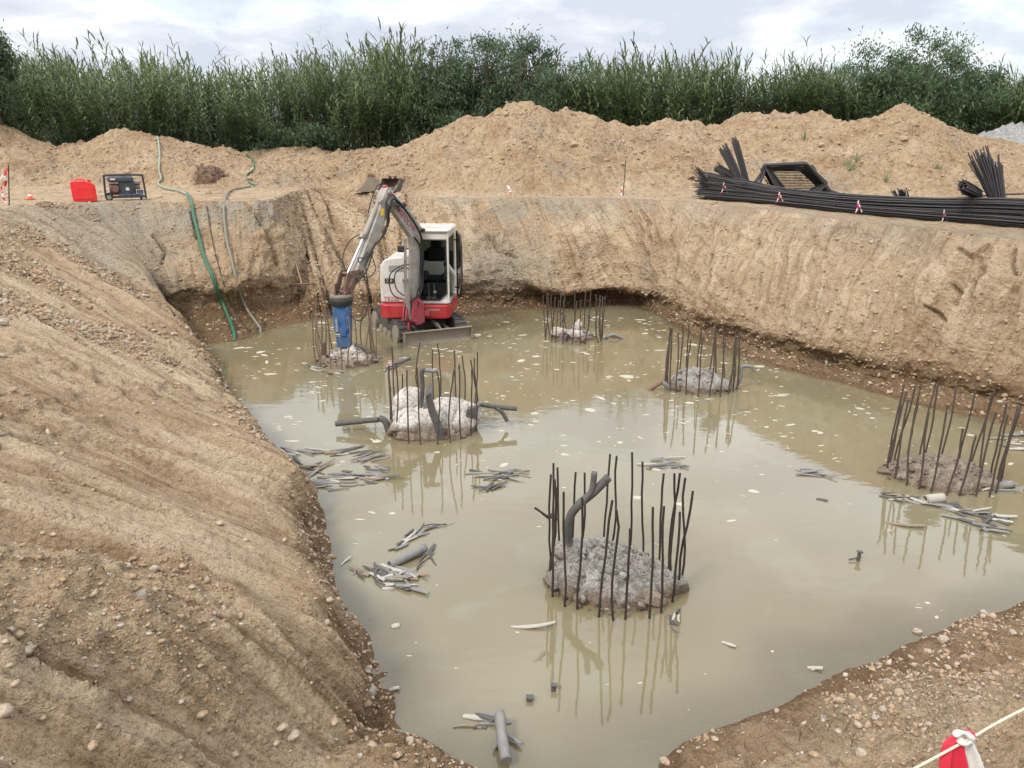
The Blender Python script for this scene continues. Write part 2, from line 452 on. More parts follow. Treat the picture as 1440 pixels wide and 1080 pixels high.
# --- outer rows
d1 = np.concatenate([np.linspace(.04, 19, 200), 19+np.cumsum(.12*1.12**np.arange(46))])
WD = RM[:, :2]-CEN; WD /= np.linalg.norm(WD, axis=1)[:, None]
Xo = RM[:, 0:1]+WD[:, 0:1]*d1; Yo = RM[:, 1:2]+WD[:, 1:2]*d1
# berm: crest line given where it stands
CR = [(-500,150,33),(-300,168,33),(-120,160,32.5),(0,176,32.5),(40,196,33),(75,206,33.5),(115,196,33),(160,183,33),(205,186,33),(250,191,33),
      (300,208,33),(350,216,34),(400,214,34.5),(450,211,35),(520,213,34.5),(556,206,31),(600,188,29.5),(650,166,28.5),(690,151,28),(740,141,28),
      (785,151,28),(830,164,28.5),(870,170,29),(905,177,30),(940,160,30),(975,166,30),(995,177,30.5),(1040,165,31),(1100,159,31),(1150,160,31),
      (1190,171,30),(1230,160,29),(1272,146,28.5),(1320,163,28.5),(1362,186,29),(1400,199,29),(1440,213,29),(1600,228,29),(1900,230,29)]
FT = [(-500,30),(0,29),(200,29),(300,28.5),(400,26.5),(520,25.5),(560,24.6),(640,23.8),(1000,23.9),(1200,21.5),(1440,20.0),(1900,19)]
cpx = np.array([c[0] for c in CR], float)
crs = [PY(c[0], c[1], c[2]) for c in CR]
caz = np.array([q.x/q.y for q in crs]); cy = np.array([q.y for q in crs]); cz = np.array([q.z for q in crs])
faz = np.array([(p-720)/F/CT*.97 for p, _ in FT]); fy = np.array([f for _, f in FT])
def hf(X, Y):
    az = X/np.maximum(Y, 1)
    yc = np.interp(az, caz, cy); zc = np.interp(az, caz, cz); yf = np.interp(az, faz, fy)
    base = 2.72 + fbm(X*.15, Y*.15, 2, 81)*.05 + fbm(X*.9, Y*.9, 3, 82)*.035
    yfn = yf + fbm(X*.35, Y*.1, 3, 83)*.8
    t = (Y-yfn)/(yc-yfn)
    up = np.clip(t, 0, 1); up = .12*sst(0, .3, up) + .88*up**1.12
    dn = sst(2.1, 1, t)
    s = np.where(t < 1, up, dn)
    s = s - .05*np.exp(-((t-1)/.08)**2)
    n1 = fbm(X*.55, Y*.55, 4, 84); n2 = ridged(X*1.6, Y*1.6, 4, 85); n3 = fbm(X*4, Y*4, 3, 86)
    act = sst(.0, .25, t)*np.where(t > 1, sst(2.1, 1.6, t), 1)
    fr = ((Y > 14) & (np.abs(az) < 1.6))
    z = base + (zc-base)*s + act*(n1*.26 - .10 + n2*.17 + n3*.045)
    z = z + (n3*.012 + ridged(X*3, Y*3, 2, 87)*.02)*sst(-.3, 0, t)
    z = np.where(fr, z, base)
    return z, np.where(fr, t, -1)
Zo, to = hf(Xo, Yo)
bl = sst(0, 1.4, d1)[None, :]
Zr = Z[:, -1:]
Zo = Zr*(1-bl) + Zo*bl
nzo = fbm(Xo*.7, Yo*.7, 4, 91)
# wheel ruts on the track behind the left rim
fl = sst(.12, -.05, to)
gro = sst(.5, .1, np.abs(to))*.15*sst(0,.4,nzo) + fl*(1-bl)*.6 + sst(.25,.6,nzo)*.45*(1-fl)
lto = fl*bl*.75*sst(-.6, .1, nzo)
weto = np.zeros_like(Xo); pbo = sst(.0, .2, to)*.6*np.ones_like(Xo)
XX = np.concatenate([Xi, X, Xo], 1); YY = np.concatenate([Yi, Y, Yo], 1); ZZ = np.concatenate([Zi, Z, Zo], 1)
fx = 1.3
def catt(i, m, o): return np.concatenate([np.broadcast_to(i, Xi.shape), m, o], 1)
G_ = catt(0.0, np.clip(gray, 0, 1), np.clip(gro, 0, 1)); W_ = catt(.8, np.clip(wet, 0, 1), weto)
L_ = catt(0.0, np.clip(lite, 0, 1), np.clip(lto, 0, 1)); P_ = catt(.5, np.clip(peb, 0, 1), pbo)
NR = XX.shape[1]
# streak coordinates for the shader
TSg = catt(0.0, LS*w['left'] + (1-w['left'])*(Sm - .40*Tg*w['rt'] + .30*Tg*w['bk']), Xo); TTg = catt(0.0, LT*w['left']+Tg*(1-w['left'])*(1+5*w['rp']+3*w['nr']), Yo*9)
idx = np.arange(NCOL*NR).reshape(NCOL, NR); nx_ = np.roll(idx, -1, 0)
quads = np.stack([idx[:, :-1], nx_[:, :-1], nx_[:, 1:], idx[:, 1:]], -1).reshape(-1, 4)
P0 = np.stack([XX, YY, ZZ], -1)
# orientation check
q0 = quads[len(quads)//2]; a, b, c = [P0.reshape(-1, 3)[i] for i in q0[:3]]
if np.cross(b-a, c-a)[2] < 0: quads = quads[:, ::-1]
# centre cap
cap = idx[:, 0]
V = np.concatenate([P0.reshape(-1, 3), [[cx[0], cx[1], -1.1]]]); ci = len(V)-1
tris = np.stack([cap, np.full(NCOL, ci), np.roll(cap, -1)], -1)
def ext(a): return np.concatenate([a.reshape(-1), [0]])
# ---- ground material
def soil_material(name, attrs=True):
    m, nt, b = mat(name); c = coords(nt); L = nt.links.new
    n1 = noise(nt, c, .7, 4, .6); n2 = noise(nt, c, 5, 6, .7); n3 = noise(nt, c, 38, 4, .7)
    base = ramp(nt, n1, [(.30, (.40,.275,.160)), (.45, (.485,.352,.218)), (.58, (.535,.40,.255)), (.72, (.58,.45,.30))])
    base = mixc(nt, ramp(nt, n2, [(.35, (0,0,0)), (.62, (1,1,1))]), mixc(nt, 1.0, base, (.76,.72,.68), 'MULTIPLY'), base)
    def at(nm):
        a = nt.nodes.new('ShaderNodeAttribute'); a.attribute_name = nm; return a.outputs['Fac']
    if attrs:
        cs = nt.nodes.new('ShaderNodeCombineXYZ'); L(at('ts'), cs.inputs[0]); L(at('tt'), cs.inputs[1])
        mp = nt.nodes.new('ShaderNodeMapping'); mp.inputs['Scale'].default_value = (7, .55, 1); L(cs.outputs[0], mp.inputs[0])
        sn = noise(nt, mp.outputs[0], 1.0, 5, .68)
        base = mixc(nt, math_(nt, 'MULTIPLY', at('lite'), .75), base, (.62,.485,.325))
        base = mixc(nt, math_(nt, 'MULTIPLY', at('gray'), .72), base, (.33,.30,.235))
        base = mixc(nt, ramp(nt, sn, [(.36, (1,1,1)), (.50, (0,0,0))]), base, mixc(nt, 1.0, base, (.70,.64,.58), 'MULTIPLY'))
        base = mixc(nt, math_(nt, 'MULTIPLY', at('wet'), .88), base, mixc(nt, n2, (.125,.070,.036), (.21,.125,.065)))
    # pale stones and dark crumbs
    vo = N(nt, 'ShaderNodeTexVoronoi', Scale=30.0, Randomness=1.0); L(c, vo.inputs['Vector'])
    vs = ramp(nt, vo.outputs['Distance'], [(.18, (1,1,1)), (.30, (0,0,0))])
    sp = N(nt, 'ShaderNodeSeparateColor'); L(vo.outputs['Color'], sp.inputs[0])
    pick = ramp(nt, sp.outputs[0], [(.80, (0,0,0)), (.84, (1,1,1))])
    st = math_(nt, 'MULTIPLY', vs, pick)
    if attrs: st = math_(nt, 'MULTIPLY', st, math_(nt, 'ADD', math_(nt, 'MULTIPLY', at('peb'), .6), .2))
    base = mixc(nt, st, base, (.46,.40,.32))
    base = mixc(nt, ramp(nt, n3, [(.34, (1,1,1)), (.48, (0,0,0))]), base, mixc(nt, 1.0, base, (.62,.58,.54), 'MULTIPLY'))
    n5 = noise(nt, c, 75, 3, .7)
    base = mixc(nt, ramp(nt, n5, [(.34, (1,1,1)), (.46, (0,0,0))]), base, mixc(nt, 1.0, base, (.72,.68,.63), 'MULTIPLY'))
    L(base, b.inputs['Base Color']); b.inputs['Roughness'].default_value = .95
    b.inputs['Specular IOR Level'].default_value = .15
    v2 = N(nt, 'ShaderNodeTexVoronoi', Scale=14.0); L(c, v2.inputs['Vector'])
    n4 = noise(nt, c, 9, 6, .72)
    h = math_(nt, 'ADD', math_(nt, 'MULTIPLY', n4, 1.0), math_(nt, 'MULTIPLY', v2.outputs['Distance'], -.5))
    h = math_(nt, 'ADD', h, math_(nt, 'MULTIPLY', n3, .5)); h = math_(nt, 'ADD', h, math_(nt, 'MULTIPLY', st, .25))
    if attrs: h = math_(nt, 'ADD', h, math_(nt, 'MULTIPLY', sn, .9))
    bump(nt, b, h, 1.0, .10)
    return m
SOIL = soil_material('excavated_soil'); SOIL2 = soil_material('loose_soil', False)
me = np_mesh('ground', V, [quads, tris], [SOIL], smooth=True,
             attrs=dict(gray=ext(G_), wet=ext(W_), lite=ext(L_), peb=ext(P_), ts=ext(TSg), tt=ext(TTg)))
ground = bpy.data.objects.new('ground', me); COL.objects.link(ground); tag(ground, kind='structure')
from mathutils.bvhtree import BVHTree
def hit(px, py, off=0.0):
    """where the camera's sight line meets the ground (or the water plane)"""
    r = ray(px, py); o = Vector((0, 0, H))
    ok, loc, nn, _ = ground.ray_cast(o, r.normalized())
    t0 = -H/r.z if r.z < 0 else 1e9
    if not ok or loc.z < 0:
        if r.z < 0: return Vector((r.x*t0, r.y*t0, off)), Vector((0,0,1))
        return None, None
    if nn.z < 0 and nn.dot(r) > 0: nn = -nn
    return loc + nn*off, nn
def gz(x, y):
    ok, loc, nn, _ = ground.ray_cast(Vector((x, y, 30)), Vector((0,0,-1)))
    return loc.z if ok else 2.7
# ------------------------------------------------------------------ water
def shore_dist(x, y):
    d = np.full(x.shape, 1e9)
    P = SH[::6]; Q = np.roll(P, -1, 0)
    for p, q in zip(P, Q):
        e = q-p; t = np.clip(((x-p[0])*e[0]+(y-p[1])*e[1])/max(e@e, 1e-9), 0, 1)
        d = np.minimum(d, np.hypot(x-p[0]-t*e[0], y-p[1]-t*e[1]))
    return d
gx = np.linspace(-9.5, 12, 240); gy = np.linspace(2.5, 23, 230)
GX, GY = np.meshgrid(gx, gy, indexing='ij')
sd = shore_dist(GX, GY)
wi = np.arange(GX.size).reshape(GX.shape)
wq = np.stack([wi[:-1, :-1], wi[1:, :-1], wi[1:, 1:], wi[:-1, 1:]], -1).reshape(-1, 4)
# shallows reach out a little further on the near left and near right banks
reach = .25 + .55*sst(8, 5, GY) + .35*fbm(GX*.8, GY*.8, 3, 95)
clear = sst(1, 0, sd/np.maximum(reach, .1))*.36
def water_material():
    m, nt, b = mat('muddy_water'); L = nt.links.new; c = coords(nt)
    n1 = noise(nt, c, .28, 4, .5, .6); n2 = noise(nt, c, 1.1, 5, .55, .8)
    col = ramp(nt, n1, [(.30, (.165,.128,.068)), (.50, (.176,.145,.082)), (.68, (.178,.156,.094))])
    col = mixc(nt, ramp(nt, n2, [(.55, (0,0,0)), (.85, (.55,.55,.55))]), col, (.22,.225,.15))
    L(col, b.inputs['Base Color']); b.inputs['Roughness'].default_value = .035; b.inputs['IOR'].default_value = 1.52
    a = nt.nodes.new('ShaderNodeAttribute'); a.attribute_name = 'clear'
    b2 = N(nt, 'ShaderNodeBsdfPrincipled'); b2.inputs['Roughness'].default_value = .035; b2.inputs['IOR'].default_value = 1.36
    b2.inputs['Transmission Weight'].default_value = 1.0; b2.inputs['Base Color'].default_value = (.62,.55,.40,1)
    mp = coords(nt, 'Object', (1.0, 2.0, 1)); h = noise(nt, mp, 3.0, 3, .5)
    bm = bump(nt, None, h, .035, .05)
    L(bm, b.inputs['Normal']); L(bm, b2.inputs['Normal'])
    ms = nt.nodes.new('ShaderNodeMixShader'); L(a.outputs['Fac'], ms.inputs[0]); L(b.outputs[0], ms.inputs[1]); L(b2.outputs[0], ms.inputs[2])
    L(ms.outputs[0], nt.nodes['Material Output'].inputs[0])
    return m
me = np_mesh('water', np.stack([GX, GY, np.zeros_like(GX)], -1).reshape(-1, 3), wq, [water_material()], smooth=True, attrs=dict(clear=clear))
water = bpy.data.objects.new('water', me); COL.objects.link(water); tag(water, kind='structure')
# ------------------------------------------------------------------ light
SUN_EL, SUN_AZ = math.radians(46), math.radians(222)     # azimuth from +Y, clockwise
wd = bpy.data.worlds.new('World'); scene.world = wd; wd.use_nodes = True; nt = wd.node_tree; L = nt.links.new
sky = nt.nodes.new('ShaderNodeTexSky'); sky.sky_type = 'NISHITA'; sky.sun_disc = False
sky.sun_elevation = SUN_EL; sky.sun_rotation = SUN_AZ; sky.air_density = 1.2; sky.dust_density = 2.5
g = nt.nodes.new('ShaderNodeTexCoord').outputs['Generated']
sp = nt.nodes.new('ShaderNodeSeparateXYZ'); L(g, sp.inputs[0])
zc_ = math_(nt, 'ADD', math_(nt, 'MAXIMUM', sp.outputs[2], 0.0), .22)
cb = nt.nodes.new('ShaderNodeCombineXYZ')
L(math_(nt, 'DIVIDE', sp.outputs[0], zc_), cb.inputs[0]); L(math_(nt, 'DIVIDE', sp.outputs[1], zc_), cb.inputs[1])
mp = nt.nodes.new('ShaderNodeMapping'); mp.inputs['Location'].default_value = (3.1, 1.9, 0); L(cb.outputs[0], mp.inputs[0])
cn = noise(nt, mp.outputs[0], .95, 6, .5, .2); cn2 = noise(nt, mp.outputs[0], 2.6, 6, .6, .2)
cover = ramp(nt, cn, [(.42, (0,0,0)), (.56, (1,1,1))])
shade = mixc(nt, .45, cn, cn2)
cloud = ramp(nt, shade, [(.38, (8.6,8.6,8.5)), (.45, (7.0,7.05,7.1)), (.51, (4.9,5.05,5.4)), (.58, (3.9,4.15,4.75))])
up = ramp(nt, sp.outputs[2], [(.0, (1,1,1)), (.20, (1.05,1.05,1.05)), (.34, (2.3,2.3,2.3)), (.9, (2.6,2.6,2.6))])
cloud = mixc(nt, 1.0, cloud, up, 'MULTIPLY')
skyc = mixc(nt, .5, sky.outputs[0], (3.7,4.4,5.6))
col = mixc(nt, math_(nt, 'MULTIPLY_ADD', cover, .62), skyc, cloud); nt.nodes
for n_ in nt.nodes:
    if n_.type == 'MATH' and n_.operation == 'MULTIPLY_ADD': n_.inputs[2].default_value = .34
bg = nt.nodes['Background']; L(col, bg.inputs[0]); bg.inputs[1].default_value = .10
sl = bpy.data.lights.new('sun', 'SUN'); sl.energy = 1.5; sl.angle = math.radians(10); sl.color = (1, .96, .90)
so = bpy.data.objects.new('sun', sl); COL.objects.link(so); so.location = (0, 0, 40)
dv = Vector((math.sin(SUN_AZ)*math.cos(SUN_EL), math.cos(SUN_AZ)*math.cos(SUN_EL), math.sin(SUN_EL)))
so.rotation_euler = (-dv).to_track_quat('-Z', 'Y').to_euler()
scene.view_settings.view_transform = 'Standard'; scene.view_settings.look = 'None'
scene.view_settings.exposure = 0.86; scene.view_settings.gamma = 1
scene.render.engine = 'CYCLES'
# ================================================================== LOOSE STONES
def ico():
    t = (1+5**.5)/2
    v = np.array([(-1,t,0),(1,t,0),(-1,-t,0),(1,-t,0),(0,-1,t),(0,1,t),(0,-1,-t),(0,1,-t),(t,0,-1),(t,0,1),(-t,0,-1),(-t,0,1)], float)
    v /= np.linalg.norm(v[0])
    f = np.array([(0,11,5),(0,5,1),(0,1,7),(0,7,10),(0,10,11),(1,5,9),(5,11,4),(11,10,2),(10,7,6),(7,1,8),(3,9,4),(3,4,2),(3,2,6),(3,6,8),(3,8,9),(4,9,5),(2,4,11),(6,2,10),(8,6,7),(9,8,1)])
    return v, f
def subdiv(v, f):
    v = list(map(tuple, v)); mid = {}; nf = []
    def m(a, b):
        k = (min(a, b), max(a, b))
        if k not in mid:
            p = (np.array(v[a])+np.array(v[b]))/2; p /= np.linalg.norm(p); mid[k] = len(v); v.append(tuple(p))
        return mid[k]
    for a, b, c in f:
        ab, bc, ca = m(a, b), m(b, c), m(c, a); nf += [(a, ab, ca), (b, bc, ab), (c, ca, bc), (ab, bc, ca)]
    return np.array(v), np.array(nf)
IV, IF = ico(); IV2, IF2 = subdiv(IV, IF); IV3, IF3 = subdiv(IV2, IF2); IV4, IF4 = subdiv(IV3, IF3)
def rand_rot(n, r=rng):
    q = r.normal(size=(n, 4)); q /= np.linalg.norm(q, axis=1)[:, None]; a, b, c, d = q.T
    return np.stack([1-2*(c*c+d*d), 2*(b*c-a*d), 2*(b*d+a*c), 2*(b*c+a*d), 1-2*(b*b+d*d), 2*(c*d-a*b), 2*(b*d-a*c), 2*(c*d+a*b), 1-2*(b*b+c*c)], -1).reshape(n, 3, 3)
def scatter(P, R_, base, faces):
    n = len(P); nv = len(base)
    v = base[None]*(1+rng.normal(size=(n, nv, 1))*.25)
    v = v*(np.array([1, .78, .6])*np.clip(rng.normal(1, .15, (n, 3)), .6, 1.5))[:, None, :]
    M = rand_rot(n); v = np.einsum('nij,nvj->nvi', M, v)
    v[..., 2] *= .75
    v = v*R_[:, None, None] + P[:, None, :]
    f = faces[None] + (np.arange(n)*nv)[:, None, None]
    return v.reshape(-1, 3), f.reshape(-1, 3)
def grid_sample(n, Xa, Ya, Za, dens, c0=0):
    A = np.stack([Xa, Ya, Za], -1)
    e1 = np.roll(A, -1, 0)[:, :-1]-A[:, :-1]; e2 = A[:, 1:]-A[:, :-1]
    ar = np.linalg.norm(np.cross(e1, e2), axis=-1)*dens[:, :-1]
    cum = np.cumsum(ar.ravel()); k = np.searchsorted(cum, rng.random(n)*cum[-1])
    i, j = np.divmod(k, ar.shape[1]); a = rng.random((n, 1)); b = rng.random((n, 1))
    return A[i, j] + e1[i, j]*a + e2[i, j]*b, i, j
ZC = Y*CT + (H-Z)*ST; inview = ((np.abs(X/np.maximum(ZC, .5)) < .74) & (ZC > 1))*1.0
dn_ = (w['left']*(rough_m**1.5*1.0+.03) + w['nr']*(.10+.9*sst(-.2, .4, nz))*(.15+.85*sst(2.2, 3.4, Y-.2*X)) + .10*w['lw'] + low*.16*(w['bk']+w['rt']) + .05*(w['bk']+w['rt']) + .3*w['rp'])*inview
dn_ = dn_*np.clip(7/np.maximum(ZC, 2), .35, 2.2)
dn_ = dn_*(Z > -.03)
p1, i1, j1 = grid_sample(40000, X, Y, Z, dn_)
z1 = p1[:, 1]*CT + (H-p1[:, 2])*ST
r1 = np.exp(rng.normal(math.log(.0088), .58, len(p1)))*np.clip(z1/5.5, .8, 2.6)
r1 = np.minimum(r1, .055); p1[:, 2] += r1*.15
ro = (sst(.02, .3, to)*(.35+sst(.0, .5, nzo)) + .05)*((np.abs(Xo/np.maximum(Yo, 1)) < .8) & (Yo > 18) & (Yo < 35))
p2, _, _ = grid_sample(15000, Xo, Yo, Zo, ro)
r2 = np.clip(np.exp(rng.normal(math.log(.035), .5, len(p2))), .015, .14)
va, fa = scatter(p1, r1, IV, IF); vb, fb = scatter(p2, r2, IV, IF)
V_ = np.concatenate([va, vb]); F_ = np.concatenate([fa, fb+len(va)])
tone = np.concatenate([np.repeat(rng.random(len(p1))**1.7, 12), np.repeat(rng.random(len(p2))*.55, 12)])
def stone_material():
    m, nt, b = mat('stone'); L = nt.links.new; c = coords(nt)
    a = nt.nodes.new('ShaderNodeAttribute'); a.attribute_name = 'tone'
    col = ramp(nt, a.outputs['Fac'], [(0, (.34,.235,.15)), (.45, (.42,.31,.205)), (.68, (.43,.345,.25)), (.84, (.41,.36,.30)), (1, (.50,.44,.36))])
    n = noise(nt, c, 30, 5); col = mixc(nt, ramp(nt, n, [(.4, (1,1,1)), (.6, (0,0,0))]), col, mixc(nt, 1.0, col, (.7,.66,.6), 'MULTIPLY'))
    L(col, b.inputs['Base Color']); b.inputs['Roughness'].default_value = .9; b.inputs['Specular IOR Level'].default_value = .2
    bump(nt, b, n, .5, .02); return m
STONE = stone_material()
me = np_mesh('gravel', V_, F_, [STONE], attrs=dict(tone=tone)); o = bpy.data.objects.new('gravel', me); COL.objects.link(o)
tag(o, 'loose gravel, pebbles and small clods strewn over the excavated banks', 'gravel', kind='stuff')
# single cobbles and boulders one can pick out
CB = {
 'near left bank': ('pale rounded cobble lying on the pebbly lower left bank close to the viewer',
   [(38,916,19),(28,893,13),(14,936,9),(22,962,11),(3,1003,24),(8,903,9),(182,984,8),(284,1006,13),(397,1024,13),(413,1036,15),(388,1046,9),(470,1016,11),(130,1050,14),(60,1010,9),(330,1062,10),(252,1066,9),(560,1062,10),(610,1070,8)]),
 'mid left bank': ('pale stone half sunk in the middle of the grooved left bank',
   [(4,455,15),(309,737,10),(257,797,9),(322,612,5),(252,541,6),(345,760,7),(400,760,7),(270,826,8),(75,752,7),(60,750,6),(170,880,8),(130,690,6),(300,880,7)]),
 'near right bank': ('pale rounded cobble lying on the gravelly lower right bank',
   [(1290,889,11),(1326,900,13),(1306,917,9),(1382,867,8),(1180,986,11),(1242,998,10),(1265,976,13),(1212,1062,15),(1357,925,8),(1400,948,9),(1142,941,7),(1092,1000,7),(1424,890,9),(1230,1010,8),(1005,1040,9),(935,1072,13)]),
 'berm': ('brown boulder sitting on the slope of the far earth mound',
   [(1270,197,11),(1155,205,9),(1178,203,7),(885,208,7),(808,204,8),(1008,198,7),(80,257,5),(1202,228,6),(1310,240,6),(690,222,5),(1075,213,6),(1240,190,6)]),
}
for key, (lab, lst) in CB.items():
    for (px, py, rp) in lst:
        p, nn = hit(px, py)
        if p is None: continue
        zc_ = p.y*CT + (H-p.z)*ST; r = rp*zc_/F*.50
        v = IV3.copy(); n_ = fbm(v[:, 0]*1.3+px, v[:, 1]*1.3+v[:, 2]*1.7, 3, px % 97)
        n2_ = ridged(v[:, 0]*2.2+py, v[:, 1]*2.2-v[:, 2]*2, 2, py % 89); v = v*(1+n_[:, None]*.26+n2_[:, None]*.10)*np.array([1.2, .95, .70]); an = rng.random()*6.28
        c_, s_ = math.cos(an), math.sin(an); v = np.stack([v[:, 0]*c_-v[:, 1]*s_, v[:, 0]*s_+v[:, 1]*c_, v[:, 2]], -1)*r
        me = np_mesh('rock', v, IF3, [STONE], smooth=True, attrs=dict(tone=np.full(len(v), (.25 if key == 'berm' else .50)+.32*rng.random())))
        o = bpy.data.objects.new('rock', me); COL.objects.link(o); o.location = p + Vector((0, 0, r*.25))
        tag(o, lab, 'rock', 'stones on the ' + key)
# ================================================================== VEGETATION
def leaf_material(name, stops, trans=.35):
    m, nt, b = mat(name); L = nt.links.new; c = coords(nt)
    a = nt.nodes.new('ShaderNodeAttribute'); a.attribute_name = 'tone'
    n = noise(nt, c, .35, 4)
    f = math_(nt, 'ADD', math_(nt, 'MULTIPLY', a.outputs['Fac'], .75), math_(nt, 'MULTIPLY', math_(nt, 'SUBTRACT', n, .35), .8), True)
    col = ramp(nt, f, stops); L(col, b.inputs['Base Color']); b.inputs['Roughness'].default_value = .55
    b.inputs['Specular IOR Level'].default_value = .3
    t = nt.nodes.new('ShaderNodeBsdfTranslucent'); L(col, t.inputs[0])
    ms = nt.nodes.new('ShaderNodeMixShader'); ms.inputs[0].default_value = trans
    L(b.outputs[0], ms.inputs[1]); L(t.outputs[0], ms.inputs[2]); L(ms.outputs[0], nt.nodes['Material Output'].inputs[0])
    return m
REED = leaf_material('reed_leaf', [(0, (.25,.20,.12)), (.10, (.035,.050,.020)), (.30, (.062,.092,.036)), (.6, (.125,.165,.068)), (1, (.28,.31,.16))])
TREE = leaf_material('tree_leaf', [(0, (.040,.060,.030)), (.4, (.065,.10,.048)), (.75, (.10,.145,.07)), (1, (.15,.19,.10))])
STEM = simple('bark', (.10,.075,.05), .9, dirt=None, bmp=.4)
def reed_proto(seed, hgt=5.0, nl=22, droop=1.0):
    r = np.random.default_rng(seed); V = []; Fq = []; tn = []
    az = r.random()*6.28; lean = r.uniform(.03, .24)*hgt
    def stem(t): return np.array([math.cos(az)*lean*t**2.2, math.sin(az)*lean*t**2.2, hgt*t*(1-.03*t)])
    for k in range(2):                       # stem, two crossed blades
        d = np.array([math.cos(k*1.57), math.sin(k*1.57), 0])*.014
        b0 = len(V)
        for t in (0, .3, .6, .85, 1):
            p = stem(t); V += [p-d*(1.1-t), p+d*(1.1-t)]; tn += [.12, .12]
        Fq += [(b0+2*i, b0+2*i+1, b0+2*i+3, b0+2*i+2) for i in range(4)]
    a = r.random()*6.28
    for i in range(nl):
        t = .16 + .84*(i/(nl-1))**.85; p = stem(min(t, 1)); a += 3.14 + r.normal()*.45
        ln = r.uniform(.60, 1.10)*(1.0 if t < .9 else .6)*hgt/5; wd_ = r.uniform(.026, .042)
        el = r.uniform(.45, 1.05) + (.35 if t > .9 else 0)
        out = np.array([math.cos(a), math.sin(a), 0]); side = np.array([-math.sin(a), math.cos(a), 0])
        b0 = len(V); q = p.copy(); dr = r.uniform(.5, 1.15)*droop; tt = (.02 if (t < .33 and r.random() < .6) else r.uniform(.25, 1.0))
        for k in range(4):
            f = k/3; wv = wd_*(1-f)**.6*(.6 if k == 0 else 1)+.002
            V += [q-side*wv, q+side*wv]; tn += [tt, tt]
            e = el - dr*1.1*f*1.6
            q = q + (out*math.cos(e)+np.array([0, 0, math.sin(e)]))*ln/3
        Fq += [(b0+2*i_, b0+2*i_+1, b0+2*i_+3, b0+2*i_+2) for i_ in range(3)]
    if seed % 3 == 0:                        # feathery plume
        for k in range(7):
            p = stem(1); b0 = len(V); an = r.random()*6.28; o_ = np.array([math.cos(an)*.05, math.sin(an)*.05, 0])
            q = p + np.array([0, 0, .06*k]); V += [q, q+o_*.6+[0, 0, .1], q+o_*.5+[0, 0, .22], q+[0, 0, .14]]; tn += [0.0]*4
            Fq.append((b0, b0+1, b0+2, b0+3))
    return np.array(V), np.array(Fq), np.array(tn)
PRO = [reed_proto(100+i) for i in range(14)]
def reeds(name, pos, hs, label, cat='reeds', tones=None, wind=(-.06, 0), **kw):
    Vs, Fs, Ts = [], [], []; b = 0
    for i, (x, y, z) in enumerate(pos):
        V, Fq, tn = PRO[rng.integers(len(PRO))]; s = hs[i]/5.0; an = rng.random()*6.28; c_, s_ = math.cos(an), math.sin(an)
        W = np.stack([(V[:, 0]*c_-V[:, 1]*s_)*max(s, .8), (V[:, 0]*s_+V[:, 1]*c_)*max(s, .8), V[:, 2]*s], -1)
        hh = W[:, 2:3]/max(hs[i], .1); t1, t2 = rng.normal(0, .085, 2); bent = 1 if rng.random() > .06 else 3.2; W = W + np.concatenate([hh**1.8*(wind[0]+t1*bent)*hs[i], hh**1.8*t2*hs[i], -hh**2*abs(t1)*(bent-1)*hs[i]*.35], 1) + np.array([x, y, z])
        Vs.append(W); Fs.append(Fq+b); b += len(V); tt = (tones[i] if tones is not None else rng.random())
        Ts.append(np.where(tn < .05, tn, np.clip(tn*.55+tt*.45, .14, 1)))
    me = np_mesh(name, np.concatenate(Vs), np.concatenate(Fs), [REED], attrs=dict(tone=np.concatenate(Ts)))
    o = bpy.data.objects.new(name, me); COL.objects.link(o); tag(o, label, cat, **kw); return o
TOP = [(-300,95),(0,88),(30,66),(60,66),(110,60),(150,72),(200,72),(240,64),(300,88),(345,80),(385,82),(420,72),(465,58),(500,78),(560,38),(585,66),(610,92),(700,110),(790,105),(815,86),
       (830,72),(880,78),(920,70),(960,82),(1000,70),(1060,96),(1110,84),(1160,80),(1210,100),(1240,125),(1370,125),(1400,100),(1440,92),(1800,90)]
tpx = np.array([t[0] for t in TOP], float); tpy = np.array([t[1] for t in TOP], float)
n = 6300
px_ = rng.uniform(-260, 1700, n); dep = rng.random(n)**1.2*6.5
Yr = np.interp(px_, [-200, 300, 520, 900, 1440, 1700], [37, 37.2, 36.5, 34.5, 34, 34]) + dep
xr = (px_-720)/F*(Yr*CT+.3)
zr = hf(xr, Yr)[0]
clm = fbm(px_/30, Yr*.5, 3, 303)*22 + 13 + 7*(px_ < 545) - 34*(rng.random(n) < .022)
tp = np.array([PY(a_, np.interp(a_, tpx, tpy)+c__+abs(rng.normal())*8, y_).z for a_, c__, y_ in zip(px_, clm, Yr)])
hs = np.clip((tp-zr)*rng.choice([1.03, .92, .80, .62], n, p=[.45, .3, .15, .1]), 1.6, 8)
reeds('reed_bed', np.stack([xr, Yr, zr-.1], -1), hs, 'dense green giant reed bed growing behind the earth mounds', 'reeds', kind='stuff',
      tones=np.clip(np.interp(px_, [0, 500, 900, 1440], [.62, .55, .42, .50])+rng.normal(0, .2, n), 0, 1))
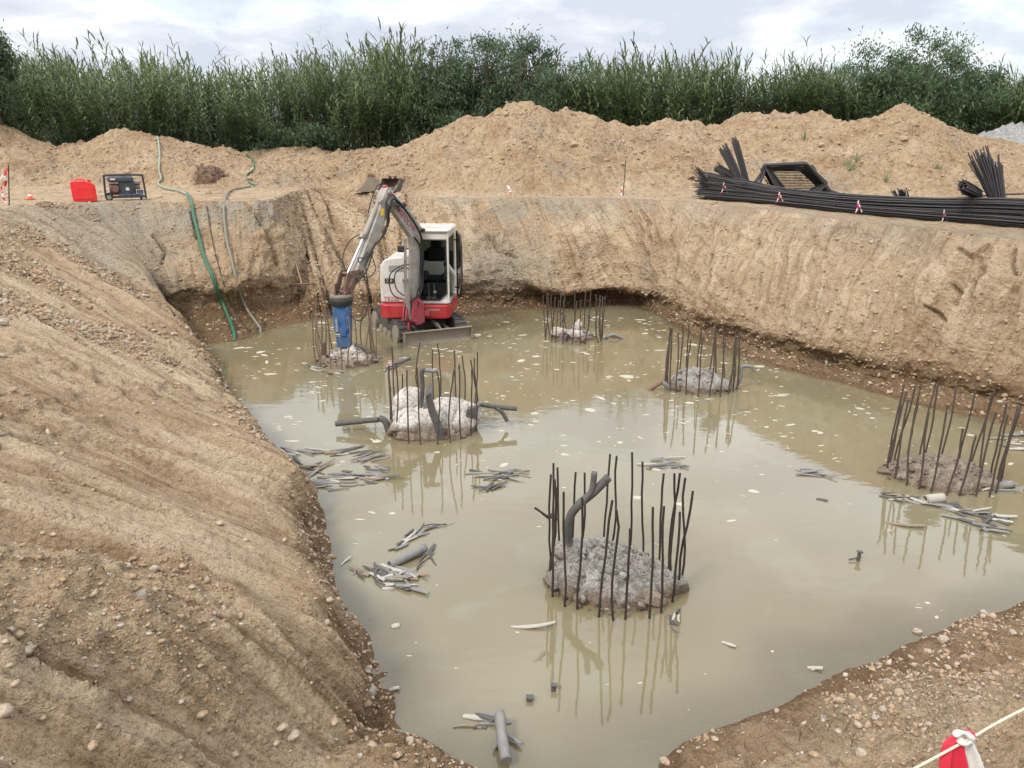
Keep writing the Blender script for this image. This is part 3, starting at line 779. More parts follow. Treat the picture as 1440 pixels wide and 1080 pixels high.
# reed clumps standing out in front
for k, (px, py, hpx, nn_, lab) in enumerate([
   (520,205,108,80,'bright green reed clump drooping in front of the bed left of the big mound'),
   (120,190,95,60,'reed clump standing forward at the far left above the low mound'),
   (215,188,112,60,'reed clump behind the mound where the green hose comes over'),
   (905,172,66,50,'reed clump in the dip right of the big mound'),
   (985,165,70,50,'reed clump above the middle of the right hand mounds'),
   (1405,185,86,60,'loose arching reed clump at the far right edge'),
   (325,200,80,50,'shaggy reed clump above the second hose')]):
    b0 = PY(px, py+14, 35.2); pos = []; hh = []
    for i in range(nn_):
        x = b0.x + rng.normal()*.75; y = b0.y + rng.normal()*.35; pos.append((x, y, hf(np.array([x]), np.array([y]))[0][0]-.1))
        hh.append(max(1.2, (PY(px, py-hpx, y).z-pos[-1][2])*rng.uniform(.6, 1.0)))
    reeds('reed_clump', pos, hh, lab, 'reed clump', tones=rng.uniform(.6, 1, nn_), wind=(.06*(-1)**k, 0), group='reed clumps in front of the bed')
def make_tree(px, top, Yt, rad, lab, cat='tree', nleaf=8000, seed=1, tone=.5, squash=1.0, name='tree'):
    r = np.random.default_rng(seed); t_ = PY(px, top, Yt); x0, y0 = t_.x, Yt; zb = hf(np.array([x0]), np.array([y0]))[0][0]
    hgt = t_.z-zb; root = empty(name, (x0, y0, zb-.05), lab, cat, 'trees and bushes behind the mounds')
    tr = MB(); tips = []
    for i in range(9):
        a = r.random()*6.28; l = rad*r.uniform(.35, .85); z1 = hgt*r.uniform(.55, .95); s0 = r.random()*.3
        P = [Vector((x0+math.cos(a)*.12, y0+math.sin(a)*.12, zb-.1)), Vector((x0+math.cos(a)*l*.35, y0+math.sin(a)*l*.35, zb+z1*.45)), Vector((x0+math.cos(a)*l, y0+math.sin(a)*l, zb+z1))]
        P = spline(P, 7); tr.tube(P, [.085*(1-.8*k/6) for k in range(7)], 6); tips += P[3:]
        for j in range(4):
            q = P[3+j % 4]; e = q + Vector((r.normal()*.5, r.normal()*.5, abs(r.normal())*.5))*rad*.45; tr.tube([q, (q+e)/2+Vector((0,0,.08)), e], [.03, .02, .008], 5); tips.append(e)
    tr.build('trunk', STEM, root)
    # leaf clumps through the crown
    nc = 150; d = r.normal(size=(nc, 3)); d /= np.linalg.norm(d, axis=1)[:, None]; rr = r.random(nc)**.45
    C_ = d*rr[:, None]*np.array([rad, rad, hgt*.47*squash]); C_[:, 2] += hgt*.50
    C_ += r.normal(size=C_.shape)*.14*rad
    keep = fbm(C_[:, 0]*.9+seed, C_[:, 2]*.9+C_[:, 1], 2, seed) > -.35; C_ = C_[keep]
    C_[:, 2] = np.clip(C_[:, 2], .3, hgt*.985)
    cs = r.uniform(.16, .42, len(C_))*rad**.6; ct = np.clip(r.normal(tone, .22, len(C_)), .02, 1)
    k = r.integers(len(C_), size=nleaf); g = r.normal(size=(nleaf, 3))*np.array([1, 1, .8]); c = C_[k] + g*cs[k][:, None]*.62
    # wispy shoots
    top_ = r.random(nleaf) < .10; c[top_, 2] += r.random(top_.sum())*.35
    dr = r.normal(size=(nleaf, 3)); dr[:, 2] = np.abs(dr[:, 2])*1.4+.2; dr /= np.linalg.norm(dr, axis=1)[:, None]
    sd = np.cross(dr, r.normal(size=(nleaf, 3))); sd /= np.linalg.norm(sd, axis=1)[:, None]
    ll = r.uniform(.05, .13, nleaf)[:, None]; ww = r.uniform(.016, .036, nleaf)[:, None]
    v = np.stack([c-dr*ll, c+sd*ww, c+dr*ll, c-sd*ww], 1).reshape(-1, 3); v[:, 2] = np.maximum(v[:, 2], .02)
    me = np_mesh('crown', v, np.arange(len(v)).reshape(-1, 4), [TREE], attrs=dict(tone=np.repeat(np.clip(ct[k]+r.normal(0, .12, nleaf), 0, 1), 4)))
    o = bpy.data.objects.new('crown', me); COL.objects.link(o); o.parent = root; ORG[o.name] = ORG[root.name]
    return root
TR = [
 (622,47,36.5,1.6,'slender airy tree at the left end of the middle tree group',11), (700,38,36.5,1.9,'tall feathery tree rising over the peak of the big mound',12),
 (758,44,37,1.7,'feathery tree just right of the highest mound peak',13), (655,66,36,1.8,'round dark tree left of the highest mound peak',14),
 (812,80,36.5,1.5,'low dark tree right of the big mound peak',15), (735,84,35.5,2.0,'dark bushy tree directly behind the big mound peak',16),
 (1275,47,36,2.4,'tallest round tree of the right hand group',17), (1325,60,36,2.4,'round tree right of the tallest one in the right hand group',18),
 (1375,86,36,1.6,'smaller round tree at the right end of the right hand group',19), (1236,88,36,1.4,'small bushy tree at the left end of the right hand group',20),
 (-34,14,33,1.0,'tree poking in at the upper left edge of the frame',21),
 (1160,92,39,1.6,'low olive bush inside the right part of the reed bed',23), (850,92,39,1.4,'low bush where the tall trees give way to reeds',24)]
for (px, top, Yt, rad, lab, sd_) in TR:
    make_tree(px, top, Yt, rad, lab, seed=sd_, nleaf=int(9500*rad), tone=.55 if px < 900 else .62)
for (px, py, hgt, rad, lab, tn_) in [(362,203,40,1.0,'straw green bush at the foot of the reeds above the second hose',.95), (95,200,22,1.6,'low green bush behind the left mound',.5),
    (250,196,20,1.3,'low green bush just right of the hose over the mound',.6), (440,205,26,1.3,'low green bush at the foot of the reeds',.5), (545,205,24,1.2,'low green bush beside the big mound foot',.45),
    (590,186,24,1.2,'dark green bush tucked behind the left flank of the big mound',.4), (320,215,16,1.1,'low green weed patch under the shaggy reed clump',.7)]:
    make_tree(px, py-hgt, 36.0, rad, lab, 'bush', 2600, int(px), tn_, name='bush')
# grass tufts on the mounds
def weeds(name, spots, lab, cat, size, tone=.8, group=None, dry=False):
    for (px, py) in spots:
        p, _ = hit(px, py)
        if p is None: continue
        V = []; Fq = []
        for i in range(16):
            a = rng.random()*6.28; l = size*rng.uniform(.4, 1); el = rng.uniform(.6, 1.4); o_ = np.array([math.cos(a), math.sin(a), 0]); sd_ = np.array([-math.sin(a), math.cos(a), 0])*size*.03
            b0 = len(V); q = o_*rng.random()*size*.15 + np.array([0, 0, -.02])
            for k in range(3): V += [q-sd_*(1-k/2.2), q+sd_*(1-k/2.2)]; q = q + (o_*math.cos(el-.3*k)+np.array([0,0,math.sin(el-.3*k)]))*l/2
            Fq += [(b0, b0+1, b0+3, b0+2), (b0+2, b0+3, b0+5, b0+4)]
        me = np_mesh(name, np.array(V), np.array(Fq), [REED], attrs=dict(tone=np.full(len(V), 0 if dry else tone)))
        o = bpy.data.objects.new(name, me); COL.objects.link(o); o.location = p; tag(o, lab, cat, group)
weeds('weed', [(1196,240),(1206,226),(1190,232),(1320,238),(1245,255),(1130,196),(1420,288)], 'thin green weed growing on the slope of the right hand mound', 'weed', .5, .9, 'weeds on the right mound')
# ================================================================== MATERIALS OF THE OBJECTS
RUST = simple('rusty_rebar', (.035,.027,.022), .75, .2, (.10,.06,.038), .4, 12)
BARS = simple('dark_steel_bar', (.062,.064,.068), .75, .2, (.15,.11,.08), .4, 7)
BAREND = simple('bar_end', (.12,.115,.11), .6, .5)
PIPE = simple('grey_pipe', (.16,.155,.15), .55, 0, (.30,.27,.22), .6, 9)
PIPED = simple('dark_pipe', (.060,.056,.054), .6, 0, (.19,.17,.14), .5, 9)
WHITE = simple('white_paint', (.68,.67,.63), .4, 0, (.42,.34,.25), .75, 3, .05, .5, .3)
REDP = simple('red_paint', (.42,.010,.016), .4, 0, (.32,.16,.11), .35, 3, .05, .5, .3)
GREYP = simple('boom_paint', (.42,.41,.38), .5, 0, (.24,.20,.155), .9, 5, .1)
PINKP = simple('worn_red', (.36,.035,.06), .5, 0, (.33,.2,.15), .4, 7)
BLUEP = simple('blue_paint', (.008,.085,.24), .38, 0, (.25,.24,.22), .35, 5, .05)
BLACK = simple('black_rubber', (.018,.018,.018), .6, 0, (.14,.11,.08), .22, 8)
TRK = simple('rubber_track', (.028,.027,.026), .8, 0, (.20,.16,.12), .5, 6, .4)
STEEL = simple('worn_steel', (.30,.29,.27), .45, .6, (.28,.21,.15), .6, 6)
CHROME = simple('cylinder_rod', (.6,.6,.6), .2, 1, None)
MUDST = simple('muddy_steel', (.20,.175,.145), .7, .2, (.30,.24,.17), .8, 5, .4)
BROWNST = simple('brown_steel', (.16,.09,.07), .6, .3, (.25,.15,.11), .6, 9)
def glass(name, col, a=.35, ior=1.3):
    m, nt, b = mat(name); b.inputs['Base Color'].default_value = (*col, 1); b.inputs['Roughness'].default_value = .06
    b.inputs['Transmission Weight'].default_value = a; b.inputs['IOR'].default_value = ior; return m
GLASS = glass('tinted_glass', (.10,.14,.11), .75); PGLASS = glass('clear_pane', (.8,.85,.82), 1.0, 1.08)
SEATM = simple('seat_fabric', (.012,.012,.013), .9)
GREENH = simple('green_hose', (.018,.105,.050), .5, 0, (.30,.27,.20), .15, 3)
GREYH = simple('grey_green_hose', (.17,.165,.12), .55, 0, (.33,.28,.2), .15, 3)
PALEH = simple('pale_hose', (.24,.30,.22), .5, 0, (.3,.25,.18), .15, 3)
REDPL = simple('red_plastic', (.72,.015,.018), .4, 0, (.5,.12,.08), .3, 4)
TAPER = simple('red_tape', (.62,.02,.045), .45, 0, None); TAPEW = simple('white_tape', (.78,.77,.74), .45, 0, None)
ROPEM = simple('cream_rope', (.66,.58,.42), .85, 0, None, bmp=.6)
WOOD = simple('worn_wood', (.33,.22,.13), .8, 0, None)
ORANGE = simple('orange_cone_plastic', (.70,.09,.03), .5, 0, None)
YEL = simple('yellow_decal', (.75,.50,.04), .5, 0, None)
def ctr(name, stops, sc=7, wetz=None):
    m, nt, b = mat(name); L = nt.links.new; c = coords(nt)
    n = noise(nt, c, sc, 9, .72); n2 = noise(nt, c, sc*6, 5)
    col = ramp(nt, n, stops); col = mixc(nt, ramp(nt, n2, [(.38, (1,1,1)), (.52, (0,0,0))]), col, mixc(nt, 1.0, col, (.6,.55,.5), 'MULTIPLY'))
    if wetz is not None:
        sp = nt.nodes.new('ShaderNodeSeparateXYZ'); L(c, sp.inputs[0])
        zz = math_(nt, 'ADD', sp.outputs[2], math_(nt, 'MULTIPLY', math_(nt, 'SUBTRACT', n, .5), .35))
        f = ramp(nt, zz, [(wetz*.4, (1,1,1)), (wetz, (0,0,0))]); col = mixc(nt, math_(nt, 'MULTIPLY', f, .85), col, (.17,.115,.072))
    L(col, b.inputs['Base Color']); b.inputs['Roughness'].default_value = .85
    v = N(nt, 'ShaderNodeTexVoronoi', Scale=sc*3.0); L(c, v.inputs['Vector'])
    h = math_(nt, 'ADD', n2, math_(nt, 'MULTIPLY', n, 2.0)); bump(nt, b, h, .9, .03); return m
CONC = ctr('broken_concrete', [(.34,(.20,.175,.15)),(.5,(.31,.285,.25)),(.66,(.42,.395,.36))], 7, .14)
CONCW = ctr('pale_concrete', [(.34,(.36,.31,.26)),(.48,(.52,.48,.42)),(.62,(.64,.60,.55))], 4, .26)
CONCB = ctr('muddy_concrete', [(.34,(.17,.13,.095)),(.5,(.25,.195,.145)),(.66,(.36,.30,.24))], 8, .05)
# ================================================================== THE SIX BROKEN PILE HEADS
def chunk(parent, c, size, mt, seed, amp=.28, rot=0, facets=1.4, name='concrete_chunk'):
    """broken block: a ball cut by random fracture planes, then roughened"""
    r = np.random.default_rng(seed); v = IV4.copy(); x, y, z = v.T; rad = np.full(len(v), 1.12)
    for k in range(15):
        n = r.normal(size=3); n /= np.linalg.norm(n); dt = v @ n; cut = r.uniform(.62, .95)
        rad = np.where(dt > .05, np.minimum(rad, cut/np.maximum(dt, .05)), rad)
    rad = rad*(1 + .05*fbm(x*4+seed, y*4+z*3, 3, seed) + .030*ridged(x*8+z*5, y*8-z*4+seed, 2, seed+2))
    v = v*rad[:, None]*np.array(size); c_, s_ = math.cos(rot), math.sin(rot); v = np.stack([v[:, 0]*c_-v[:, 1]*s_, v[:, 0]*s_+v[:, 1]*c_, v[:, 2]], -1)
    o0 = ORG[parent.name]; v = v + np.array(Vector(c)-o0)
    me = np_mesh(name, v, IF4, [mt], smooth=False); o = bpy.data.objects.new(name, me); COL.objects.link(o); o.parent = parent; ORG[o.name] = o0; return o
def mound(parent, c, rx, ry, h, mt, seed, peak=(0, 0), pw=1.6, name='concrete_core', am=.10):
    nr_, na = 44, 96; V = []; rr = np.linspace(0, 1, nr_)[:, None]*np.ones(na); aa = np.linspace(0, 2*np.pi, na, endpoint=False)[None]*np.ones((nr_, 1))
    ed = 1+.13*fbm(np.cos(aa)*1.5+seed, np.sin(aa)*1.5, 3, seed)
    x = rr*np.cos(aa)*rx*ed; y = rr*np.sin(aa)*ry*ed
    px_, py_ = peak; x = x + px_*(1-rr)**1.2; y = y + py_*(1-rr)**1.2
    z = h*(1-rr**pw) + am*(ridged(x*3+seed, y*3, 2, seed)-.5)*(1-rr**4) + am*.45*np.tanh(fbm(x*7, y*7+seed, 3, seed+2)*3)*(1-rr**6) - .26*sst(.82, 1, rr)
    x = x + .03*fbm(x*9, y*9, 2, seed+7); y = y + .03*fbm(x*9+5, y*9, 2, seed+8)
    o0 = ORG[parent.name]; v = np.stack([x+c.x-o0.x, y+c.y-o0.y, z-o0.z], -1).reshape(-1, 3)
    i = np.arange(nr_*na).reshape(nr_, na); q = np.stack([i[:-1], i[1:], np.roll(i[1:], -1, 1), np.roll(i[:-1], -1, 1)], -1).reshape(-1, 4)
    me = np_mesh(name, v, q, [mt]); o = bpy.data.objects.new(name, me); COL.objects.link(o); o.parent = parent; ORG[o.name] = o0; return o
def rubble(parent, c, rx, ry, h, mt, seed, peak=(0, 0), pw=1.6, n=90, rmax=.06):
    r = np.random.default_rng(seed); q = np.sqrt(r.random(n)); a = r.random(n)*6.28; x = q*np.cos(a)*rx*.98+peak[0]*(1-q)**1.2; y = q*np.sin(a)*ry*.98+peak[1]*(1-q)**1.2
    z = h*(1-q**pw) + .01; R_ = r.uniform(.014, rmax, n)*np.where(r.random(n) < .7, .5, 1); o0 = ORG[parent.name]
    v, f = scatter(np.stack([x+c.x-o0.x, y+c.y-o0.y, z], -1), R_, IV, IF)
    me = np_mesh('rubble', v, f, [mt]); o = bpy.data.objects.new('rubble', me); COL.objects.link(o); o.parent = parent; ORG[o.name] = o0; tag(o, kind='stuff')
def hollow(name, pts, r, mt, parent=None, org=None, n=10, wall=.82, torn=0.0):
    """pipe with an open dark bore"""
    m = MB(); pts = spline(pts, max(8, len(pts)*4)); k = len(pts)
    m.tube(pts, r, n, cap=False)
    d0 = (pts[0]-pts[1]).normalized(); 
    for e, s_ in ((0, 1), (k-1, -1)):
        a = pts[e]; b = pts[e+s_*2]
        m.tube([a, b], r*wall, n, cap=False)
        # rim
    vs = m.v; nb = k*n
    m.f += [(i, (i+1) % n, nb+(i+1) % n, nb+i) for i in range(n)]; m.sm += [False]*n
    e0 = (k-1)*n; e1 = nb+2*n
    m.f += [(e0+i, e0+(i+1) % n, e1+(i+1) % n, e1+i) for i in range(n)]; m.sm += [False]*n
    return m.build(name, mt, parent, org=org)
RUST2 = simple('pale_rusty_rebar', (.15,.11,.078), .8, .1, (.24,.18,.13), .5, 12); RUST3 = simple('brown_rebar', (.060,.044,.034), .8, .1, (.13,.09,.06), .5, 12)
def pile(px, py, n, zt, label, seed, bm=None, leanx=0.0, R_=.64, zvar=.06, gaps=(), r=.0118):
    c = U(px, py, 0); root = empty('broken_pile', (c.x, c.y, 0), label, 'broken pile', 'demolished concrete piles standing in the pit water')
    r_ = random.Random(seed)
    for i in range(n):
        if i in gaps: continue
        a = 2*math.pi*(i+r_.uniform(-.22, .22))/n + seed; rr = R_*r_.uniform(.95, 1.05)
        x, y = c.x+rr*math.cos(a), c.y+rr*math.sin(a); z1 = zt + r_.uniform(-zvar, zvar) - (r_.random() < .15)*r_.uniform(.05, .3)
        lx, ly = leanx + r_.gauss(0, .045), r_.gauss(0, .045); w1, w2 = r_.gauss(0, .016), r_.gauss(0, .016)
        P = [(x, y, -.15)]
        for k in range(1, 8):
            t = k/7; z = -.15+(z1+.15)*t; P.append((x+lx*t+w1*math.sin(t*6+i)+r_.gauss(0, .003), y+ly*t+w2*math.cos(t*5+i), z))
        m = MB(); m.tube(P, r, 6); m.build('rebar', bm or RUST, root)
    return root, c
def px_path(pts, Y): return [PY(a, b, Y+(d[0] if d else 0)) for a, b, *d in pts]
# near pile
p5, c5 = pile(862, 818, 24, 1.12, 'nearest broken pile with tall dark rebar ring and forked dark pipe', 3)
mound(p5, c5+Vector((-.02, .02, 0)), .67, .60, .33, CONC, 5, (-.20, .10), 1.7)
rubble(p5, c5+Vector((-.02, .02, 0)), .66, .60, .34, CONC, 5, (-.20, .10), 1.7, 300, .07)
chunk(p5, c5+Vector((.50, -.16, .08)), (.24, .17, .15), CONC, 15); chunk(p5, c5+Vector((.30, -.34, .03)), (.2, .12, .12), CONCB, 16)
chunk(p5, c5+Vector((-.48, -.1, .06)), (.2, .2, .15), CONC, 17); chunk(p5, c5+Vector((-.24, .14, .24)), (.32, .22, .15), CONC, 18)
def pipe_px(parent, pts, Y, r, mt, nm='sleeve_pipe'): return hollow(nm, px_path(pts, Y), r, mt, parent)
pipe_px(p5, [(800,765),(799,742),(803,724),(816,708),(835,692),(856,671)], c5.y+.12, .042, PIPED)
pipe_px(p5, [(822,703),(832,690),(836,664)], c5.y+.10, .030, PIPED)
m = MB(); m.tube(px_path([(752,714),(768,725),(786,731)], c5.y-.1), .011, 6); m.tube(px_path([(762,722),(772,730),(776,722)], c5.y-.1), .008, 6); m.build('twisted_wire', RUST, p5)
for k, (a, b, c_, d) in enumerate([(940,838,963,852),(946,830,966,846),(936,834,952,826),(950,852,962,838),(938,862,957,850)]):
    m = MB(); m.tube([PY(a, b, c5.y-.12), PY((a+c_)/2+2, (b+d)/2-4, c5.y-.14), PY(c_, d, c5.y-.12)], .010, 5); m.build('bent_wire', PIPE, p5)
# left foreground boulder like pile
p4, c4 = pile(610, 602, 20, 1.10, 'middle broken pile of pale split boulders with grey pipes sticking out on both sides', 8, RUST3, R_=.68, zvar=.12, gaps=(4,))
chunk(p4, c4+Vector((-.34, -.16, .10)), (.46, .34, .30), CONCW, 31, .34); chunk(p4, c4+Vector((.16, -.12, .12)), (.26, .34, .34), CONCW, 32, .34)
chunk(p4, c4+Vector((.46, .0, .10)), (.30, .30, .28), CONCW, 33, .34); chunk(p4, c4+Vector((-.38, .26, .18)), (.26, .2, .36), CONCW, 34, .36)
chunk(p4, c4+Vector((.12, .30, .14)), (.46, .22, .30), CONCW, 35, .36); mound(p4, c4, .72, .60, .26, CONCW, 9); chunk(p4, c4+Vector((-.05, -.02, .16)), (.46, .34, .26), CONCW, 36); chunk(p4, c4+Vector((-.10, -.42, .04)), (.40, .16, .16), CONCB, 37)
pipe_px(p4, [(472,596),(490,594),(510,592),(532,590)], c4.y-.15, .042, PIPED); pipe_px(p4, [(533,588),(542,593),(548,612)], c4.y-.15, .050, PIPED)
pipe_px(p4, [(592,572),(594,545),(593,522),(598,520)], c4.y-.05, .036, PIPED); pipe_px(p4, [(592,520),(614,522)], c4.y-.05, .032, PIPE)
m = MB(); m.prism(px_path([(599,556),(606,552),(612,575),(622,600),(625,634),(617,630),(612,603),(603,580)], c4.y-.50), (0, 1, 0), .05); m.build('split_plank', PIPED, p4)
m = MB(); m.prism(px_path([(595,575),(600,548),(604,536),(608,550),(610,572)], c4.y-.35), (0, 1, 0), .04); m.build('split_plank', PIPE, p4)
pipe_px(p4, [(672,568),(690,571),(727,575)], c4.y+.10, .036, PIPED); pipe_px(p4, [(697,574),(706,580),(713,592)], c4.y+.05, .030, PIPED)
pipe_px(p4, [(672,590),(670,575),(676,565)], c4.y+.0, .030, PIPE)
m = MB(); m.prism(px_path([(655,585),(657,574),(670,571),(672,584)], c4.y-.1), (0, 1, 0), .12); m.build('broken_block', PIPED, p4)
rubble(p4, c4, .72, .60, .20, CONCB, 9, n=120)
# pile under the breaker
p2, c2 = pile(488, 508, 20, 1.02, 'low pale broken pile being hammered by the blue breaker', 5, RUST2, R_=.60, r=.0135)
mound(p2, c2, .62, .55, .24, CONCW, 25, (.05, .1), 2.0); chunk(p2, c2+Vector((.1, .1, .2)), (.22, .18, .12), CONCW, 26)
pipe_px(p2, [(456,500),(455,480)], c2.y-.2, .05, BROWNST); pipe_px(p2, [(499,484),(510,489),(518,497)], c2.y, .035, PIPED)
pipe_px(p2, [(548,513),(565,509),(577,503)], c2.y-.25, .03, PIPED)
rubble(p2, c2, .66, .6, .24, CONCW, 10, n=140, rmax=.08)
# far pile
p1, c1 = pile(808, 475, 21, .95, 'farthest broken pile in front of the dark overhang with pale coiled pipe', 12, RUST3, r=.0135)
mound(p1, c1, .52, .42, .16, CONC, 41, am=.12); chunk(p1, c1+Vector((.0, -.2, .12)), (.20, .16, .16), CONCW, 42); chunk(p1, c1+Vector((-.38, 0, .10)), (.22, .16, .12), CONCW, 43); chunk(p1, c1+Vector((.08, .1, .25)), (.13, .1, .16), CONCW, 44)
pipe_px(p1, [(799,470),(795,476),(797,484),(805,486)], c1.y-.35, .04, PIPED); pipe_px(p1, [(849,476),(857,472),(866,471),(880,478)], c1.y-.1, .035, PIPE)
pipe_px(p1, [(789,452),(794,445),(790,438)], c1.y, .03, PIPED)
rubble(p1, c1, .58, .48, .18, CONC, 11, n=120, rmax=.08)
# right hand mid pile
p3, c3 = pile(984, 543, 21, 1.02, 'broken pile near the right bank with bent pipe reaching into the water on its left', 17, RUST3, R_=.63, r=.0128)
mound(p3, c3, .62, .55, .30, CONC, 51, (-.12, .1), 1.8); chunk(p3, c3+Vector((.3, -.2, .08)), (.25, .2, .14), CONC, 52)
pipe_px(p3, [(902,555),(915,547),(930,538)], c3.y-.22, .033, BROWNST); pipe_px(p3, [(930,537),(940,544),(950,557)], c3.y-.24, .04, PIPE)
pipe_px(p3, [(1022,560),(1034,545),(1042,530),(1043,516),(1058,516),(1060,522)], c3.y-.15, .032, PIPE)
rubble(p3, c3, .62, .55, .30, CONC, 12, (-.12, .1), 1.8, 160, .07)
# far right pile
p6, c6 = pile(1322, 670, 23, 1.08, 'rightmost broken pile, flat brown mud top inside a leaning rebar ring', 21, RUST3, leanx=.05, R_=.64)
mound(p6, c6, .74, .56, .24, CONCB, 61, (-.1, .05), 1.8, am=.06); chunk(p6, c6+Vector((-.62, .1, .02)), (.14, .1, .07), CONC, 62)
chunk(p6, c6+Vector((.42, -.3, .03)), (.26, .14, .08), CONCB, 63)
rubble(p6, c6, .76, .58, .24, CONCB, 13, (-.1, .05), 1.8, 200, .06)
# ================================================================== FLOATING STRIPS
SM_ = [PIPE, PIPED, simple('bleached_strip', (.40,.37,.31), .7, 0, None), simple('brown_strip', (.24,.18,.12), .8, 0, None)]
def strip(px, py, ln, ang, w_, mt, label, group, z=.006):
    c = U(px, py, 0); n = 6; V = []; F_ = []; bend = random.gauss(0, .06); tilt = random.uniform(-.02, .05)
    for k in range(n):
        t = k/(n-1)-.5; x = t*ln; y = bend*ln*(4*t*t); ww = w_*(1-.35*abs(t)*2)*random.uniform(.8, 1.2); zz = z+tilt*(t+.5)*.6
        for j in range(5):                    # arched cross-section, a split half tube
            a = math.pi*(j/4); V.append((x+random.gauss(0, .002), y+math.cos(a)*ww, zz+math.sin(a)*ww*.55))
    nv = len(V); V += [(x, y, z_-.006) for (x, y, z_) in V]
    for k in range(n-1):
        for j in range(4):
            a = k*5+j; F_ += [(a, a+1, a+6, a+5), (nv+a, nv+a+5, nv+a+6, nv+a+1)]
        F_ += [(k*5, k*5+5, nv+k*5+5, nv+k*5), (k*5+4, nv+k*5+4, nv+k*5+9, k*5+9)]
    for k in (0, n-1): F_ += [(k*5+j, k*5+j+1, nv+k*5+j+1, nv+k*5+j) for j in range(4)]
    me = bpy.data.meshes.new('floating_strip'); me.from_pydata(V, [], F_); me.materials.append(mt); me.update()
    o = bpy.data.objects.new('floating_strip', me); COL.objects.link(o); o.location = c; o.rotation_euler = (random.gauss(0, .12), random.gauss(0, .04), ang)
    tag(o, label, 'strip', group); return o
def raft(lst, label, group, n, lm=.30, w_=.016, jit=8):
    """lst: short pixel lines along which the strips lie"""
    tot = sum(math.hypot(c-a, d-b) for a, b, c, d in lst)
    for a, b, c, d in lst:
        k_ = max(1, round(n*math.hypot(c-a, d-b)/tot)); A = U(a, b); B = U(c, d); an = math.atan2(B.y-A.y, B.x-A.x)
        for i in range(k_):
            t = random.random(); strip(a+(c-a)*t+random.gauss(0, jit*.6), b+(d-b)*t+random.gauss(0, jit*.35), lm*random.uniform(.4, 1.3), an+random.gauss(0, .30),
                w_*random.uniform(.5, 1.5), random.choice([SM_[0], SM_[1], SM_[0], SM_[1], SM_[2], SM_[3]]), label, group, .006+.014*random.random())
raft([(388,638,445,660),(400,634,440,641),(450,636,475,632),(472,640,510,634),(440,665,465,652),(395,690,440,662),(440,672,530,676),(445,684,500,684),(500,648,545,640),(510,660,540,662),(480,668,545,672),(415,690,432,680)],
     'grey splintered strip in the wide raft floating left of the middle pile', 'strips in the raft by the left bank', 84, .34, .019)
raft([(668,664,740,666),(680,673,725,672),(682,690,715,680)], 'grey splintered strip in the small raft right of the middle pile', 'strips in the raft right of the middle pile', 20, .30, .018, 6)
raft([(556,768,590,752),(570,758,596,740),(600,744,624,738),(560,772,572,764)], 'grey splintered strip in the upper raft off the left bank', 'strips in the upper left raft', 17, .24, .017, 5)
raft([(492,800,520,812),(530,800,590,825),(520,812,585,815),(540,826,590,830),(548,800,590,812),(590,800,606,775),(520,800,532,818)], 'grey splintered strip in the lower raft off the left bank', 'strips in the lower left raft', 54, .24, .018, 6)
raft([(915,655,975,658),(920,648,960,645),(915,659,940,652)], 'grey strip in the tuft floating between the two right hand piles', 'strips in the tuft behind the near pile', 15, .24, .016, 5)
raft([(1112,661,1168,665),(1125,666,1166,670)], 'grey strip in the small patch at the middle right of the water', 'strips in the middle right patch', 9, .26, .016, 4)
raft([(1240,697,1330,710),(1290,705,1355,722),(1345,730,1400,745),(1360,722,1425,735),(1335,712,1380,718),(1380,745,1395,720)], 'grey strip in the long raft in front of the rightmost pile', 'strips in the raft before the rightmost pile', 56, .27, .020, 6)
raft([(1380,685,1440,680),(1390,690,1440,688),(1395,675,1420,680)], 'pale strip in the raft at the right edge beside the rightmost pile', 'strips at the right edge', 14, .34, .022, 5)
raft([(1408,612,1440,612),(1408,625,1440,632),(1405,618,1435,620)], 'pale strip in the raft by the right bank at the frame edge', 'strips under the right bank', 13, .34, .022, 5)
raft([(440,520,480,526),(430,515,448,522),(545,512,575,506),(540,520,560,512)], 'pale strip in the litter around the hammered pile', 'strips around the hammered pile', 20, .28, .020, 5)
raft([(942,868,952,898),(948,860,958,880)], 'white fibre strip hanging at the right foot of the nearest pile', 'strips at the foot of the nearest pile', 7, .16, .010, 4)
raft([(645,1008,700,1012),(650,1022,700,1018)], 'half sunk grey strip left of the pipe at the bottom edge', 'strips by the bottom pipe', 6, .22, .02, 5)
for (px, py, ln, an, w_, k, lab) in [(750,883,.40,.05,.020,2,'long pale splinter floating left of the nearest pile'),(1156,703,.13,-.5,.022,1,'short dark chip floating below the middle right patch'),
   (1272,740,.42,-.35,.028,3,'brown flat board floating below the rightmost raft'),(1025,907,.13,-.7,.018,2,'white chip floating right of the nearest pile'),(556,881,.07,.4,.03,2,'white chip floating off the left bank'),
   (1146,941,.12,-.3,.02,2,'white chip floating by the near right bank'),(486,790,.16,1.1,.012,2,'pinkish sliver beside the lower left raft'),(352,594,.30,.1,.014,2,'pale stick floating by the left bank'),
   (555,970,.08,.1,.02,2,'tiny white chip near the lower left bank'),(862,474,.3,-.3,.03,1,'dark splinter right of the farthest pile')]:
    strip(px, py, ln, an, w_, SM_[k], lab, None)
def loose_pipe(pts, Y, r, mt, lab, cat='pipe'):
    P = [U(a, b, z) if Y is None else PY(a, b, Y) for a, b, z in pts]
    o = hollow('broken_pipe', P, r, mt, None, org=P[0], n=14); tag(o, lab, cat); return o
loose_pipe([(703,1005,.13),(705,1030,.11),(712,1070,.07)], None, .040, PIPE, 'thick grey pipe lying in the water at the bottom edge')
loose_pipe([(548,795,.03),(572,783,.05),(598,770,.06)], None, .045, PIPE, 'grey pipe stub lying across the lower left raft')
loose_pipe([(1300,703,.05),(1326,700,.05)], None, .060, SM_[2], 'pale pipe piece on top of the raft by the rightmost pile')
